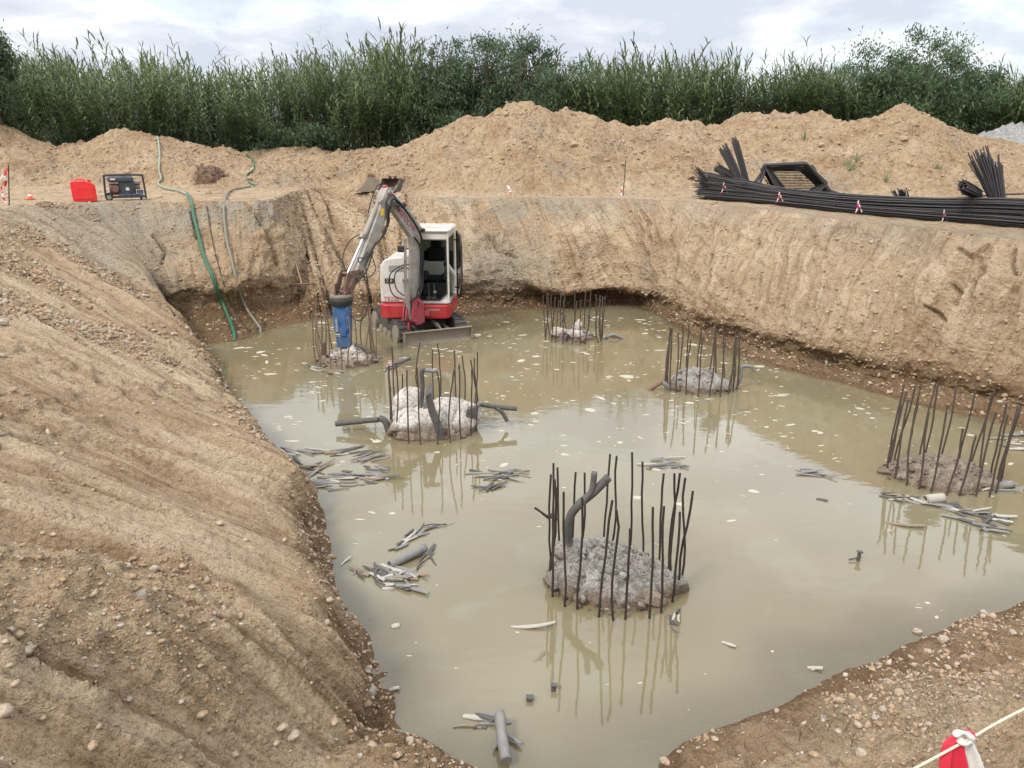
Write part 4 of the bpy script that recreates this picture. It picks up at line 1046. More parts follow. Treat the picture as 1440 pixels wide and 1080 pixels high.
loose_pipe([(382,631,.10),(398,643,.05),(406,650,.03)], None, .060, PIPED, 'black pipe poking out of the left bank into the raft')
loose_pipe([(1398,683,.04),(1424,681,.05)], None, .05, PIPE, 'grey pipe end in the raft at the right edge of the frame')
for (px, py, h_, r, lab) in [(1206,788,.10,.022,'dark peg sticking out of the open water at right'),(743,985,.03,.025,'small brown stub just breaking the surface near the bottom'),(777,971,.05,.022,'dark stub just breaking the surface below the nearest pile')]:
    b = U(px, py); m = MB(); m.tube([(b.x, b.y, -.1), (b.x+.01, b.y, h_)], [r, r*.85], 8); m.box((b.x+.012, b.y, h_), (r*2.4, r*2, .012))
    if px == 1206: m.tube([(b.x-.10, b.y-.02, .02), (b.x-.01, b.y, .03)], .008, 5)
    tag(m.build('stub', PIPED, None, org=b), lab, 'stub')
# pieces of the bottom pipe litter
for (a, b, c_, d, w_) in [(690,1020,706,1000,.02),(715,1040,728,1048,.018),(694,1055,706,1040,.02)]:
    A = U(a, b); B = U(c_, d); strip((a+c_)/2, (b+d)/2, .16, math.atan2(B.y-A.y, B.x-A.x), w_, SM_[0], 'grey shard leaning against the thick pipe at the bottom edge', 'shards by the thick pipe', .03)
# ------------------------------------------------------------------ foam and flecks on the water
n = 7000; fpx = rng.uniform(270, 1440, n); fpy = 445 + rng.random(n)**1.25*560
pr = np.interp(fpy, [440, 520, 600, 660, 760, 1000], [1, 1, .5, .11, .04, .03])*sst(-.25, .35, fbm(fpx/70, fpy/22, 3, 201)+.05)
keep = rng.random(n) < pr*1.1
FV, FF = [], []; b0 = 0
for px, py in zip(fpx[keep], fpy[keep]):
    c = U(px, py)
    if shore_dist(np.array([c.x]), np.array([c.y]))[0] < .06: continue
    k = 7; L_ = np.exp(rng.normal(math.log(.034), .6)); L_ = min(L_, .13)*float(np.interp(py, [450, 650, 1000], [1.15, .8, .38])); W_f = L_*rng.uniform(.2, .75); an = rng.normal(0, .5)
    aa = np.linspace(0, 2*np.pi, k, endpoint=False); rr = rng.uniform(.6, 1.2, k); x = np.cos(aa)*rr*L_; y = np.sin(aa)*rr*W_f
    X_ = c.x+x*math.cos(an)-y*math.sin(an); Y_ = c.y+x*math.sin(an)+y*math.cos(an)
    FV += [(a, b, .001) for a, b in zip(X_, Y_)] + [(c.x, c.y, .006)]; FF += [(b0+i, b0+(i+1) % k, b0+k) for i in range(k)]; b0 += k+1
FOAM = simple('foam', (.46,.41,.31), .8, 0, None, bmp=0)
me = np_mesh('foam', np.array(FV), np.array(FF), [FOAM], smooth=True); o = bpy.data.objects.new('foam', me); COL.objects.link(o)
tag(o, 'pale foam flecks drifting on the muddy water', 'foam', kind='stuff')
# ================================================================== MINI EXCAVATOR
EX = Vector((-2.15, 17.65, 0)); ex = empty('mini_excavator', EX, 'white and red mini excavator with a blue hydraulic breaker standing in the pit water', 'excavator')
a_ = math.radians(25); fw = Vector((math.sin(a_), -math.cos(a_), 0)); sdv = Vector((math.cos(a_), math.sin(a_), 0))   # undercarriage
UC = EX + Vector((-.06, .15, 0)); MU = Matrix.Rotation(a_, 3, 'Z')
def UP(x, y, z): return UC + sdv*x - fw*y + Vector((0, 0, z))      # x right(image), y back
ZB = -.10
for s in (-1, 1):
    m = MB(); prof = []
    hw, hl, hh = .15, 1.12, .26
    for k in range(40):
        t = 2*math.pi*k/40; x = hl*max(-1, min(1, 1.25*math.cos(t))); 
        cx_ = (hl-hh)*(1 if math.cos(t) > 0 else -1)
        prof.append((cx_ + hh*math.cos(t) if abs(math.cos(t)) > 0 else 0, hh+hh*math.sin(t)))
    base = UP(s*.66, 0, ZB)
    poly = [base - fw*py_ + Vector((0, 0, pz)) for py_, pz in prof]
    m.prism(poly, sdv, 2*hw*.93)
    tr_ = m.build('track', TRK, ex)
    m = MB()                                   # tread bars round the belt
    per = [];
    L1 = 2*(hl-hh); tot = 2*L1 + 2*math.pi*hh; nb = 44
    for k in range(nb):
        d = tot*k/nb
        if d < L1: y_, z_, an = -(hl-hh)+d, 2*hh, 0
        elif d < L1+math.pi*hh: q = (d-L1)/hh; y_, z_, an = (hl-hh)+hh*math.sin(q), hh+hh*math.cos(q), q
        elif d < 2*L1+math.pi*hh: y_, z_, an = (hl-hh)-(d-L1-math.pi*hh), 0, math.pi
        else: q = (d-2*L1-math.pi*hh)/hh; y_, z_, an = -(hl-hh)-hh*math.sin(q), hh-hh*math.cos(q), math.pi+q
        M = MU @ Matrix.Rotation(-an, 3, 'X')
        for sx in (-.5, .5): m.box(base - fw*y_ + Vector((0, 0, z_)) + sdv*sx*hw, (hw*.84, .050, .05), M, .008)
    m.build('tread_bar', TRK, tr_)
    m = MB()
    for yy, r_ in ((-.86, .21), (.86, .21), (-.35, .11), (0, .11), (.35, .11)):
        m.disc(base - fw*yy + Vector((0, 0, .25 if r_ > .2 else .13)) + sdv*s*.03, sdv, r_, hw*2+.0, 18)
    m.build('track_wheel', MUDST, tr_)
m = MB(); m.box(UP(0, 0, ZB+.36), (.95, 1.3, .20), MU, .03); m.box(UP(0, 0, ZB+.50), (.66, .66, .16), MU, .04)
m.disc(UP(0, 0, .50), (0, 0, 1), .36, .14, 28); m.build('undercarriage_frame', BLACK, ex)
# dozer blade
m = MB(); bl = []
for k in range(9):
    t = k/8; zz = -.06+.36*t; dd = -1.42 + .07*(1-(2*t-1)**2)
    bl.append((dd, zz))
poly = [UP(0, d, z) for d, z in bl] + [UP(0, d+.035, z) for d, z in reversed(bl)]
m.prism(poly, sdv, 1.56)
for s in (-1, 1): m.box(UP(s*.78, -1.37, .12), (.02, .14, .34), MU)
m.tube([UP(-.78, -1.43, .30), UP(.78, -1.43, .30)], .022, 8)
bld = m.build('dozer_blade', MUDST, ex)
m = MB()
for s in (-.35, .35): m.tube([UP(s, -.5, .25), UP(s*1.1, -1.36, .14)], .05, 8)
m.build('blade_arm', STEEL, bld); m = MB(); m.tube([UP(.05, -.45, .42), UP(.12, -1.05, .30)], .05, 10); m.tube([UP(.12, -1.05, .30), UP(.15, -1.36, .2)], .026, 8); m.build('blade_cylinder', STEEL, bld)
# ---- upper body, heading a touch to image left
ub = math.radians(-3); MUB = Matrix.Rotation(ub, 3, 'Z')
def B(x, y, z): v = MUB @ Vector((x, y, 0)); return EX + Vector((v.x, v.y, z))
def outline(pts, z0, z1, mt, name, parent=ex, bev=.03, taper=1.0):
    m = MB(); n_ = len(pts)
    vs = [B(x, y, z0) for x, y in pts] + [B(x*taper, y*taper, z1) for x, y in pts]
    m.add(vs, [tuple(range(n_))[::-1], tuple(range(n_, 2*n_))] + [(i, (i+1) % n_, n_+(i+1) % n_, n_+i) for i in range(n_)])
    return m.build(name, mt, parent, bevel=bev)
def rnd(x0, x1, y0, y1, r, rb=None):
    P = []
    for (cx_, cy_, a0, rr) in ((x1-r, y1-r, 0, rb or r), (x0+r, y1-r, 90, rb or r), (x0+r, y0+r, 180, r), (x1-r, y0+r, 270, r)):
        for k in range(6):
            a = math.radians(a0+18*k); P.append((cx_+r*math.cos(a), cy_+r*math.sin(a)))
    return P
skirt = outline(rnd(-.80, .80, -.72, .84, .20), .45, .78, REDP, 'red_skirt', bev=.04)
outline(rnd(-.62, .62, -.55, .70, .15), .42, .52, BLACK, 'turntable_plate', bev=.01)
# engine hood (white) with rounded shoulders
m = MB(); prof = [(-.78,.79),(-.79,1.2),(-.76,1.62),(-.68,1.74),(-.50,1.80),(-.10,1.82),(-.10,.79)]
m.prism([B(x, .12, z) for x, z in prof], MUB @ Vector((0, 1, 0)), 1.36)
hood = m.build('engine_hood', WHITE, ex, bevel=.035)
m = MB(); m.box(B(-.57, -.566, 1.28), (.20, .008, .11), MUB); m.build('nameplate', BLACK, hood)
m = MB()
for k in range(5): m.box(B(-.40, -.568, 1.50+.03*k), (.34, .006, .012), MUB)
m.build('hood_vent', GREYP, hood)
m = MB(); m.prism([B(x, .60, z) for x, z in [(-.74,.80),(-.78,1.3),(-.6,1.6),(.6,1.6),(.80,1.3),(.76,.80)]], MUB @ Vector((0, 1, 0)), .50); m.build('counterweight', WHITE, ex, bevel=.06)
# ---- cab
x0, x1, y0, y1, z0, z1 = -.03, .80, -.68, .58, .80, 2.38
cabr = ex
m = MB()
for (xx, yy) in ((x0+.03, y0+.03), (x1-.03, y0+.03), (x0+.03, y1-.03), (x1-.03, y1-.03)):
    m.box(B(xx, yy, (z0+z1)/2), (.055, .055, z1-z0), MUB, .015)
m.box(B((x0+x1)/2, y0+.03, z0+.03), (x1-x0-.1, .05, .07), MUB, .01); m.box(B((x0+x1)/2, y0+.03, z1-.10), (x1-x0-.1, .05, .14), MUB, .01)
for xx in (x0+.03, x1-.03): m.box(B(xx, 0, z1-.08), (.05, y1-y0-.1, .12), MUB, .01); m.box(B(xx, -.05, z0+.03), (.05, y1-y0-.1, .07), MUB, .01)
m.box(B((x0+x1)/2, y1-.02, 1.15), (x1-x0-.1, .04, .70), MUB, .01)
# lower front right corner gusset seen in the photograph
m.prism([B(x1-.06, y0+.03, z0+.05), B(x1-.06, y0+.03, z0+.24), B(x1-.24, y0+.03, z0+.05)], MUB @ Vector((0, 1, 0)), .03)
cab = m.build('cab_frame', WHITE, cabr)
m = MB(); m.box(B((x0+x1)/2, (y0+y1)/2, z1+.02), (x1-x0+.05, y1-y0+.10, .09), MUB, .04); 
roof = m.build('roof', WHITE, ex)
m = MB()
for yy in (-.42, -.12, .2): m.box(B((x0+x1)/2, yy, z1+.067), (x1-x0-.10, .02, .008), MUB)
m.build('roof_rib', GREYP, roof)
m = MB(); m.box(B((x0+x1)/2, y0+.035, 1.54), (x1-x0-.115, .008, 1.36), MUB); m.build('windscreen', PGLASS, ex)
m = MB(); m.box(B((x0+x1)/2, y1-.02, 1.88), (x1-x0-.115, .008, .72), MUB); m.build('rear_window', GLASS, ex)
m = MB(); m.box(B(x0+.03, -.05, 1.60), (.008, y1-y0-.14, 1.30), MUB); m.build('side_window', GLASS, ex)
m = MB(); fx0, fx1, fz0, fz1 = x0+.06, x1-.06, z0+.08, z1-.18
for p, q in (((fx0, fz0), (fx0, fz1)), ((fx1, fz0+.15), (fx1, fz1)), ((fx0, fz1), (fx1, fz1)), ((fx0, fz0), (fx1-.16, fz0)), ((fx1-.16, fz0), (fx1, fz0+.15))):
    m.tube([B(p[0], y0-.004, p[1]), B(q[0], y0-.004, q[1])], .014, 6)
m.build('windscreen_seal', BLACK, ex)
m = MB(); m.box(B(.36, .28, 1.22), (.50, .48, .14), MUB, .04); m.box(B(.36, .46, 1.58), (.46, .14, .66), MUB, .05); m.box(B(.36, .46, 1.98), (.26, .12, .20), MUB, .04); m.build('seat', SEATM, ex)
m = MB(); m.box(B(.38, -.05, .84), (.70, 1.1, .05), MUB); m.box(B(.38, .2, 1.0), (.6, .5, .3), MUB, .02); m.build('cab_floor', BLACK, ex)
m = MB(); m.box(B(.385, y1-.075, 1.30), (.72, .03, 1.05), MUB, .01); m.box(B(x0+.075, .1, 1.1), (.02, .8, .6), MUB); m.build('cab_lining', SEATM, ex)
for s, xx in ((-1, .12), (1, .62)):
    m = MB(); m.box(B(xx, .15, 1.30), (.12, .42, .16), MUB, .02); c_ = m.build('armrest_console', BLACK, ex)
    m = MB(); m.tube([B(xx, -.02, 1.38), B(xx, -.06, 1.56)], .014, 6); m.tube([B(xx, -.06, 1.55), B(xx, -.065, 1.65)], .026, 8); m.build('joystick', SEATM, c_)
m = MB()
for xx in (.30, .42): m.tube([B(xx, -.42, .86), B(xx, -.46, 1.22)], .012, 6); m.box(B(xx, -.5, .90), (.09, .14, .02), MUB)
m.build('travel_lever', STEEL, ex)
m = MB(); m.box(B(.45, -.55, 1.04), (.07, .03, .05), MUB, .01); m.build('control_label', WHITE, ex)
# open door swung back at image right
m = MB(); D0 = Vector(B(.86, .30, 0)); D1 = Vector(B(1.06, -.52, 0))
def DP(u, z): q = D0.lerp(D1, u); return Vector((q.x, q.y, z))
DO = [(0,.86),(.55,.86),(1,1.20),(1,2.05),(.80,2.26),(0,2.30)]
for i in range(len(DO)): m.tube([DP(*DO[i]), DP(*DO[(i+1) % len(DO)])], .022, 8)
m.tube([DP(0, 1.35), DP(.95, 1.35)], .012, 6)
door = m.build('door', BLACK, ex)
m = MB(); m.prism([DP(*p) for p in DO], (D1-D0).cross(Vector((0,0,1))), .008); m.build('pane', GLASS, door)
m = MB(); m.tube([DP(.2, 1.0), DP(.55, 1.3)], .02, 6); m.box(DP(.85, 1.42), (.03, .08, .16)); m.build('handle', STEEL, door)
m = MB()
for z in (1.0, 2.1): m.tube([B(.79, .34, z), DP(0, z)], .016, 6)
m.build('hinge', BLACK, door)
# mirror and work lamp at image left of the cab
m = MB(); m.tube([B(-.05, -.60, 2.0), B(-.20, -.66, 2.02)], .012, 6); m.box(B(-.26, -.66, 2.00), (.15, .05, .14), MUB, .02); m.build('mirror', BLACK, ex)
m = MB(); m.tube([B(.04, -.70, 1.92), B(.04, -.80, 1.90)], .012, 6); m.box(B(.04, -.82, 1.88), (.07, .06, .13), MUB, .02); m.build('work_lamp', WHITE, ex)
# ---- swing post, boom, arm
PV = Vector((-2.12, 16.76, 0)); bd = Vector((-.60, -.80, 0)).normalized(); bn = Vector((.80, -.60, 0)).normalized()
def Q(u, z, s=0.0): return PV + bd*u + bn*s + Vector((0, 0, z))
m = MB(); m.tube([Q(-.06, .36), Q(-.06, .84)], .075, 12); m.box(Q(-.20, .60), (.34, .30, .12), MUB, .02)
m.prism([Q(-.02,.42), Q(.20,.40), (Q(.34,.60)), Q(.26,.98), Q(.12,1.06), Q(-.04,.88)], bn, .05)
for s in (-.13, .13): m.prism([Q(-.10,.42,s), Q(.16,.40,s), Q(.30,.56,s), Q(.22,.94,s), Q(.06,1.0,s), Q(-.08,.86,s)], bn, .04)
m.tube([Q(.22,.50,-.20), Q(.22,.50,.20)], .035, 10); m.tube([Q(.08,.92,-.20), Q(.08,.92,.20)], .035, 10)
m.tube([Q(.25, .46), Q(.26, .28)], .03, 8); m.build('swing_post', PINKP, ex)
m = MB(); bp = [(-.02,.82),(-.07,1.25),(-.12,1.90),(-.14,2.22),(-.05,2.46),(.20,2.76),(.62,3.12),(.72,3.22),(.82,3.22),(.86,3.12),(.76,3.02),(.38,2.60),(.13,2.30),(.10,2.10),(.12,1.70),(.15,1.20),(.16,.84),(.08,.76)]
m.prism([Q(u, z) for u, z in bp], bn, .14); boom = m.build('boom', GREYP, ex, bevel=.012)
m = MB()
for s in (-.10, .10): m.prism([Q(u, z, s) for u, z in [(.58,3.00),(.66,3.20),(.76,3.30),(.84,3.28),(.90,3.16),(.84,3.04),(.70,2.94)]], bn, .025)
m.tube([Q(.77,3.26,-.14), Q(.77,3.26,.14)], .04, 10); m.build('boom_tip_plate', GREYP, boom)
m = MB(); m.tube([Q(.77,3.24,-.15), Q(.77,3.24,.15)], .03, 10); m.disc(Q(.77,3.36), bn, .045, .10, 12); m.build('pin', PINKP, boom)
# boom cylinder (front), arm cylinder (top)
m = MB(); m.tube([Q(.22,.56), Q(.30,1.40)], .058, 12); cyl = m.build('boom_cylinder', GREYP, ex); m = MB(); m.tube([Q(.30,1.38), Q(.26,2.28)], .030, 10); m.build('rod', CHROME, cyl); m = MB(); m.tube([Q(.30,1.36),Q(.30,1.42)], .068, 12); m.build('cylinder_head', STEEL, cyl); m = MB(); m.tube([Q(.22,.54,-.1), Q(.22,.54,.1)], .05, 10); m.build('pin', STEEL, cyl)
m = MB(); m.tube([Q(-.22,2.42), Q(.28,2.98)], .055, 12); cyl = m.build('arm_cylinder', GREYP, ex); m = MB(); m.tube([Q(.28,2.98), Q(.70,3.32)], .028, 10); m.build('rod', CHROME, cyl); m = MB(); m.tube([Q(.26,2.96),Q(.30,3.0)], .068, 12); m.build('cylinder_head', BLACK, cyl); m = MB(); m.tube([Q(-.22,2.42,-.1),Q(-.22,2.42,.1)], .045, 10); m.build('pin', BLACK, cyl)
m = MB(); m.box(Q(-.06, 2.62, .0), (.06,.12,.18), MUB, .02); m.tube([Q(-.14,2.44,-.12), Q(-.02,2.66,-.12), Q(.0,2.60,-.12)], .03, 8); m.build('cylinder_bracket', BLACK, boom)
# arm
ar = [(.68,3.34),(.80,3.36),(.92,3.20),(1.10,2.84),(1.60,2.02),(1.86,1.62),(1.80,1.52),(1.70,1.52),(1.34,2.02),(1.02,2.50),(.80,2.86),(.70,3.12)]
m = MB(); m.prism([Q(u, z) for u, z in ar], bn, .19); arm = m.build('arm', GREYP, ex, bevel=.012)
m = MB(); m.box(Q(.98, 2.88, .10), (.10, .008, .14), Matrix.Rotation(math.atan2(bd.y, bd.x), 3, 'Z')); m.build('warning_decal', YEL, arm)
m = MB(); m.tube([Q(.98,3.08), Q(1.44,2.40)], .050, 12); cyl = m.build('tool_cylinder', GREYP, ex); m = MB(); m.tube([Q(1.44,2.40), Q(1.92,1.72)], .026, 10); m.build('rod', CHROME, cyl); m = MB(); m.tube([Q(1.44,2.47),Q(1.49,2.40)], .06, 12); m.build('cylinder_head', STEEL, cyl); m = MB(); m.tube([Q(.98,3.08,-.11),Q(.98,3.08,.11)], .045, 10); m.build('pin', STEEL, cyl)
m = MB()
for s in (-.12, .12):
    m.prism([Q(1.60,1.74,s), Q(1.70,1.80,s), Q(1.98,1.80,s), Q(2.00,1.68,s), Q(1.90,1.66,s)], bn, .022); m.prism([Q(1.90,1.80,s), Q(2.02,1.76,s), Q(2.16,1.42,s), Q(2.06,1.36,s)], bn, .03)
    m.prism([Q(1.70,1.66,s*.8), Q(1.86,1.62,s*.8), Q(2.06,1.36,s*.8), Q(1.92,1.32,s*.8)], bn, .03)
for (u, z) in ((1.66,1.76),(1.94,1.74),(2.1,1.40),(1.96,1.38),(1.76,1.60)): m.tube([Q(u,z,-.16), Q(u,z,.16)], .032, 10)
m.build('tool_linkage', BROWNST, ex)
# ---- breaker
bt = Q(2.12, 1.36); bb = Vector((c2.x-.04, c2.y+.06, .30)); ax = (bt-bb).normalized()
MX = Matrix((Vector((1, 0, 0)).cross(ax).cross(ax)*-1, ax.cross(Vector((1, 0, 0))), ax)).transposed(); MX = Matrix([[c for c in r] for r in MX])
pass

def K(x, y, t): return bb + ax*t + MX.col[0].normalized()*x + MX.col[1].normalized()*y
MXn = Matrix((MX.col[0].normalized(), MX.col[1].normalized(), MX.col[2].normalized())).transposed()
LB = (bt-bb).length - .22
m = MB(); n_ = 8
def ring(t, w_, d_, c_):
    return [K(x, y, t) for x, y in ((-w_+c_,-d_),(w_-c_,-d_),(w_,-d_+c_),(w_,d_-c_),(w_-c_,d_),(-w_+c_,d_),(-w_,d_-c_),(-w_,-d_+c_))]
rs = [(0,.135,.12,.04),(.02,.14,.12,.04),(.30,.145,.125,.04),(.36,.165,.14,.05),(LB-.1,.168,.14,.05),(LB,.155,.13,.05)]
vs = sum([ring(*r) for r in rs], []); fs = [(i*8+k, i*8+(k+1) % 8, (i+1)*8+(k+1) % 8, (i+1)*8+k) for i in range(len(rs)-1) for k in range(8)] + [tuple(range(8))[::-1], tuple(range(len(vs)-8, len(vs)))]
m.add(vs, fs); brk = m.build('hydraulic_breaker', BLUEP, ex)
m = MB(); m.box(K(.03, -.142, LB*.55), (.11, .012, .46), MXn, .004); m.build('centre_plate', BLUEP, brk)
m = MB(); m.box(K(-.06, -.128, .27), (.14, .006, .018), MXn); m.box(K(-.06, -.128, .235), (.14, .006, .010), MXn); m.build('stripe', WHITE, brk)
m = MB(); m.tube([K(0, 0, LB), K(0, 0, LB+.07), K(0, 0, LB+.14), K(0,0,LB+.17)], [.20, .235, .235, .19], 20); m.build('rubber_buffer', BLACK, brk)
m = MB(); m.tube([K(0, 0, LB+.165), K(0, 0, LB+.205)], [.215, .21], 20); m.build('top_plate', MUDST, brk)
for s in (-.10, .10): m = MB(); m.prism([K(s, -.12, LB+.2), K(s, .12, LB+.2), K(s, .07, LB+.42), K(s, -.07, LB+.42)], MXn.col[0], .035); m.build('bracket_ear', BROWNST, brk)
m = MB(); m.tube([K(0, 0, .02), K(0, 0, -.14), K(0, 0, -.30)], [.042, .042, .010], 10); m.build('chisel', STEEL, brk)
m = MB()
for k in range(4):
    for s in (-1, 1): m.disc(K(s*.12, -.142, LB-.06-.02*k*0 - .18*k), MXn.col[1], .014, .02, 8)
m.build('bolt', STEEL, brk)
# ---- hoses
def hose(P, r=.014, parent=None, name='hose', mt=BLACK, n=26):
    m = MB(); m.tube(spline(P, n), r, 6); return m.build(name, mt, parent or ex)
for s in (.11, .14): hose([Q(.30,.95,s), Q(-.0,1.15,s+.05), Q(-.12,1.8,s), Q(-.12,2.25,s), Q(.14,2.66,s), Q(.62,3.12,s), Q(.80,2.98,s+.03), Q(.86,2.72,s)], .013)
for s in (-.12, .12): hose([Q(.60,3.12,s), Q(.74,3.22,s*1.3), Q(.88,3.05,s), Q(.84,2.70,s*1.2), Q(1.04,2.40,s), Q(1.3,2.20,s*1.1), Q(1.55,1.86,s)], .014)
hose([Q(.2,2.9,-.1), Q(.5,3.2,-.14), Q(.8,3.42,-.12), Q(1.04,3.18,-.1), Q(1.16,2.86,-.13)], .013)
hose([Q(1.2,2.3,.11), Q(1.55,2.05,.20), Q(1.80,2.05,.22), Q(1.72,1.95,.18), Q(1.45,2.12,.12)], .011)
hose([Q(1.2,2.5,-.11), Q(1.55,2.35,-.26), Q(1.82,2.02,-.22), Q(1.85,1.7,-.1)], .011)
hose([Q(1.45,2.05,.14), Q(1.62,1.86,.22), Q(1.60,1.3,.24), Q(1.72,.88,.22), Q(1.90,.80,.18), Q(2.0,.95,.10)], .013)
hose([Q(.05,.95,-.12), Q(.22,1.12,-.34), Q(.20,1.46,-.42), Q(.05,1.62,-.26), Q(-.06,1.5,-.12)], .014); hose([Q(.05,.90,-.12), Q(.26,1.02,-.44), Q(.26,1.44,-.52), Q(.10,1.66,-.30), Q(-.04,1.68,-.1)], .014)
hose([Q(.06,1.0,.12), Q(.20,1.14,.24), Q(.14,1.36,.30), Q(.0,1.52,.14)], .013)
for k in range(4): hose([Q(.50+.02*k,2.96-.03*k,.10+.02*k), Q(.66,3.06-.02*k,.15+.02*k), Q(.82+.02*k,2.96,.16), Q(.86+.02*k,2.70-.06*k,.13), Q(.98+.03*k,2.50-.05*k,.11)], .014)
for k in range(2): hose([Q(.10,2.30,.10+.03*k), Q(-.06,2.05,.12+.03*k), Q(-.03,1.5,.12+.03*k), Q(.02,1.0,.12+.02*k), Q(.10,.80,.16)], .013)
hose([Q(1.30,2.12,.12), Q(1.52,1.78,.14), Q(1.70,1.62,.13), Q(1.84,1.66,.15)], .012); hose([Q(1.36,2.06,.12), Q(1.40,1.78,.26), Q(1.62,1.64,.24), Q(1.72,1.74,.13)], .011)
# ---- lettering
def text(body, origin, right, up, size, mt, parent, name='lettering', ext_=.002):
    cu = bpy.data.curves.new(name, 'FONT'); cu.body = body; cu.size = size; cu.extrude = ext_; cu.align_x = 'CENTER'; cu.align_y = 'CENTER'
    t = bpy.data.objects.new('tmp', cu); COL.objects.link(t); bpy.context.view_layer.update()
    me = bpy.data.meshes.new_from_object(t.evaluated_get(bpy.context.evaluated_depsgraph_get())); bpy.data.objects.remove(t); bpy.data.curves.remove(cu)
    R3 = Vector(right).normalized(); U3 = Vector(up).normalized(); N3 = R3.cross(U3)
    M = Matrix((R3, U3, N3)).transposed(); o0 = ORG[parent.name]
    for v in me.vertices: v.co = M @ v.co + Vector(origin) - o0
    me.name = name; me.materials.clear(); me.materials.append(mt); o = bpy.data.objects.new(name, me); COL.objects.link(o); o.parent = parent; ORG[o.name] = o0; return o
RX = MUB @ Vector((1, 0, 0)); FY = MUB @ Vector((0, -1, 0)); ZU = Vector((0, 0, 1))
text('TB228', B(-.54, -.564, .87), RX, ZU, .13, PINKP, hood); text('228', B(-.57, -.574, 1.28), RX, ZU, .09, WHITE, hood)
text('TAKEUCHI', B(.42, -.724, .66), RX, ZU, .062, WHITE, skirt)
bdir = (Q(.62, 3.0)-Q(.02, 2.40)); text('TAKEUCHI', Q(.34, 2.74, .0745), -bdir, bn.cross(-bdir.normalized()), .17, PINKP, boom)
text('HAMMER', K(-.10, -.146, LB*.55), -ax, MXn.col[0].normalized() if True else ZU, .07, WHITE, brk)
# ================================================================== GENERATOR, FUEL CAN, CONE, TAPE POSTS
def ground_pt(px, py): return hit(px, py)[0]
g0 = ground_pt(178, 281); sc = 51/1080*(g0.y*CT+1.3*ST)/.97
gen = empty('generator', g0, 'black open frame petrol generator beside the red fuel can', 'generator')
def G(x, y, z): return g0 + Vector((x, y, z))*sc
m = MB()
for yy in (-.26, .26):
    P = [G(-.47, yy, .04), G(-.48, yy, .20), G(-.46, yy, .56), G(-.40, yy, .64), G(.40, yy, .64), G(.46, yy, .56), G(.48, yy, .10), G(.46, yy, .04)]
    m.tube(spline(P, 30), .020*sc, 8); m.tube([G(-.47, yy, .08), G(.47, yy, .08)], .018*sc, 6)
for xx, zz in ((-.46,.58),(.46,.58),(-.47,.08),(.47,.08),(0,.64)): m.tube([G(xx, -.26, zz), G(xx, .26, zz)], .016*sc, 6)
m.build('frame', BLACK, gen)
I3 = Matrix.Identity(3)
m = MB(); m.box(G(-.08, 0, .54), (.62*sc, .42*sc, .17*sc), None, .05*sc); tk = m.build('fuel_tank', simple('grey_tank', (.07,.08,.09), .4), gen); m = MB(); m.disc(G(-.1, 0, .64), (0,0,1), .05*sc, .05*sc, 14); m.build('filler_cap', BLACK, tk)
m = MB(); m.box(G(-.26, -.24, .54), (.12*sc, .02*sc, .05*sc), None, .008*sc); m.build('badge', WHITE, tk)
m = MB(); m.box(G(.06, 0, .30), (.40*sc, .36*sc, .34*sc), None, .03*sc); m.disc(G(.05, -.19, .28), (0,1,0), .12*sc, .06*sc, 22); eng = m.build('engine', simple('engine_grey', (.06,.065,.07), .5, .4), gen)
m = MB(); m.disc(G(.06, -.23, .29), (0,1,0), .045*sc, .04*sc, 16); m.build('recoil_starter', WHITE, eng); m = MB(); m.disc(G(.30, 0, .34), (1,0,0), .07*sc, .14*sc, 14); m.box(G(.30,-.05,.46),(.2*sc,.2*sc,.08*sc),None,.02*sc); m.build('exhaust', STEEL, eng)
m = MB(); m.disc(G(-.24, 0, .28), (1,0,0), .15*sc, .26*sc, 24); m.disc(G(-.24,-.18,.30),(0,1,0),.09*sc,.05*sc,16); m.build('alternator', BROWNST, gen)
m = MB(); m.box(G(.12, -.22, .13), (.60*sc, .05*sc, .07*sc), None, .01*sc); m.box(G(.35,-.20,.22),(.16*sc,.05*sc,.10*sc),None,.01*sc); pn_ = m.build('socket_panel', simple('panel_blue', (.05,.07,.12), .5), gen)
m = MB()
for k in range(3): m.disc(G(.0+.14*k, -.25, .13), (0,1,0), .022*sc, .02*sc, 10)
m.build('socket', BLACK, pn_)
for yy in (-.30, .30):
    m = MB(); m.disc(G(-.40, yy, .09), (0,1,0), .095*sc, .06*sc, 22); w_ = m.build('wheel', BLACK, gen); m = MB(); m.disc(G(-.40, yy, .09), (0,1,0), .05*sc, .064*sc, 14); m.build('rim', STEEL, w_)
for yy in (-.22, .22): m = MB(); m.box(G(.36, yy, .03), (.05*sc, .05*sc, .08*sc), None, .01*sc); m.build('foot', BLACK, gen)
gen.rotation_euler = (0, 0, math.atan2(-g0.x, g0.y))
# fuel can
f0 = ground_pt(120, 283); sc = 31/1080*(f0.y*CT+1.3*ST)/.56
can = empty('fuel_can', f0, 'bright red plastic jerrycan standing on the left rim', 'fuel can')
def G(x, y, z): return f0 + Vector((x, y, z))*sc
m = MB(); m.prism([G(x, 0, z) for x, z in [(-.27,.03),(-.24,0),(.26,0),(.28,.03),(.27,.40),(.20,.46),(.06,.50),(-.24,.50),(-.28,.46)]], (0,1,0), .30*sc); m.build('body', REDPL, can, bevel=.03*sc)
m = MB(); m.prism([G(x, -.153, z) for x, z in [(-.20,.06),(.20,.06),(.20,.36),(-.20,.36)]], (0,1,0), .02*sc); m.build('side_panel', REDPL, can, bevel=.008)
m = MB(); m.tube(spline([G(-.16,0,.48), G(-.13,0,.535), G(.0,0,.54), (G(.06,0,.49))], 14), .018*sc, 8); m.build('handle', REDPL, can)
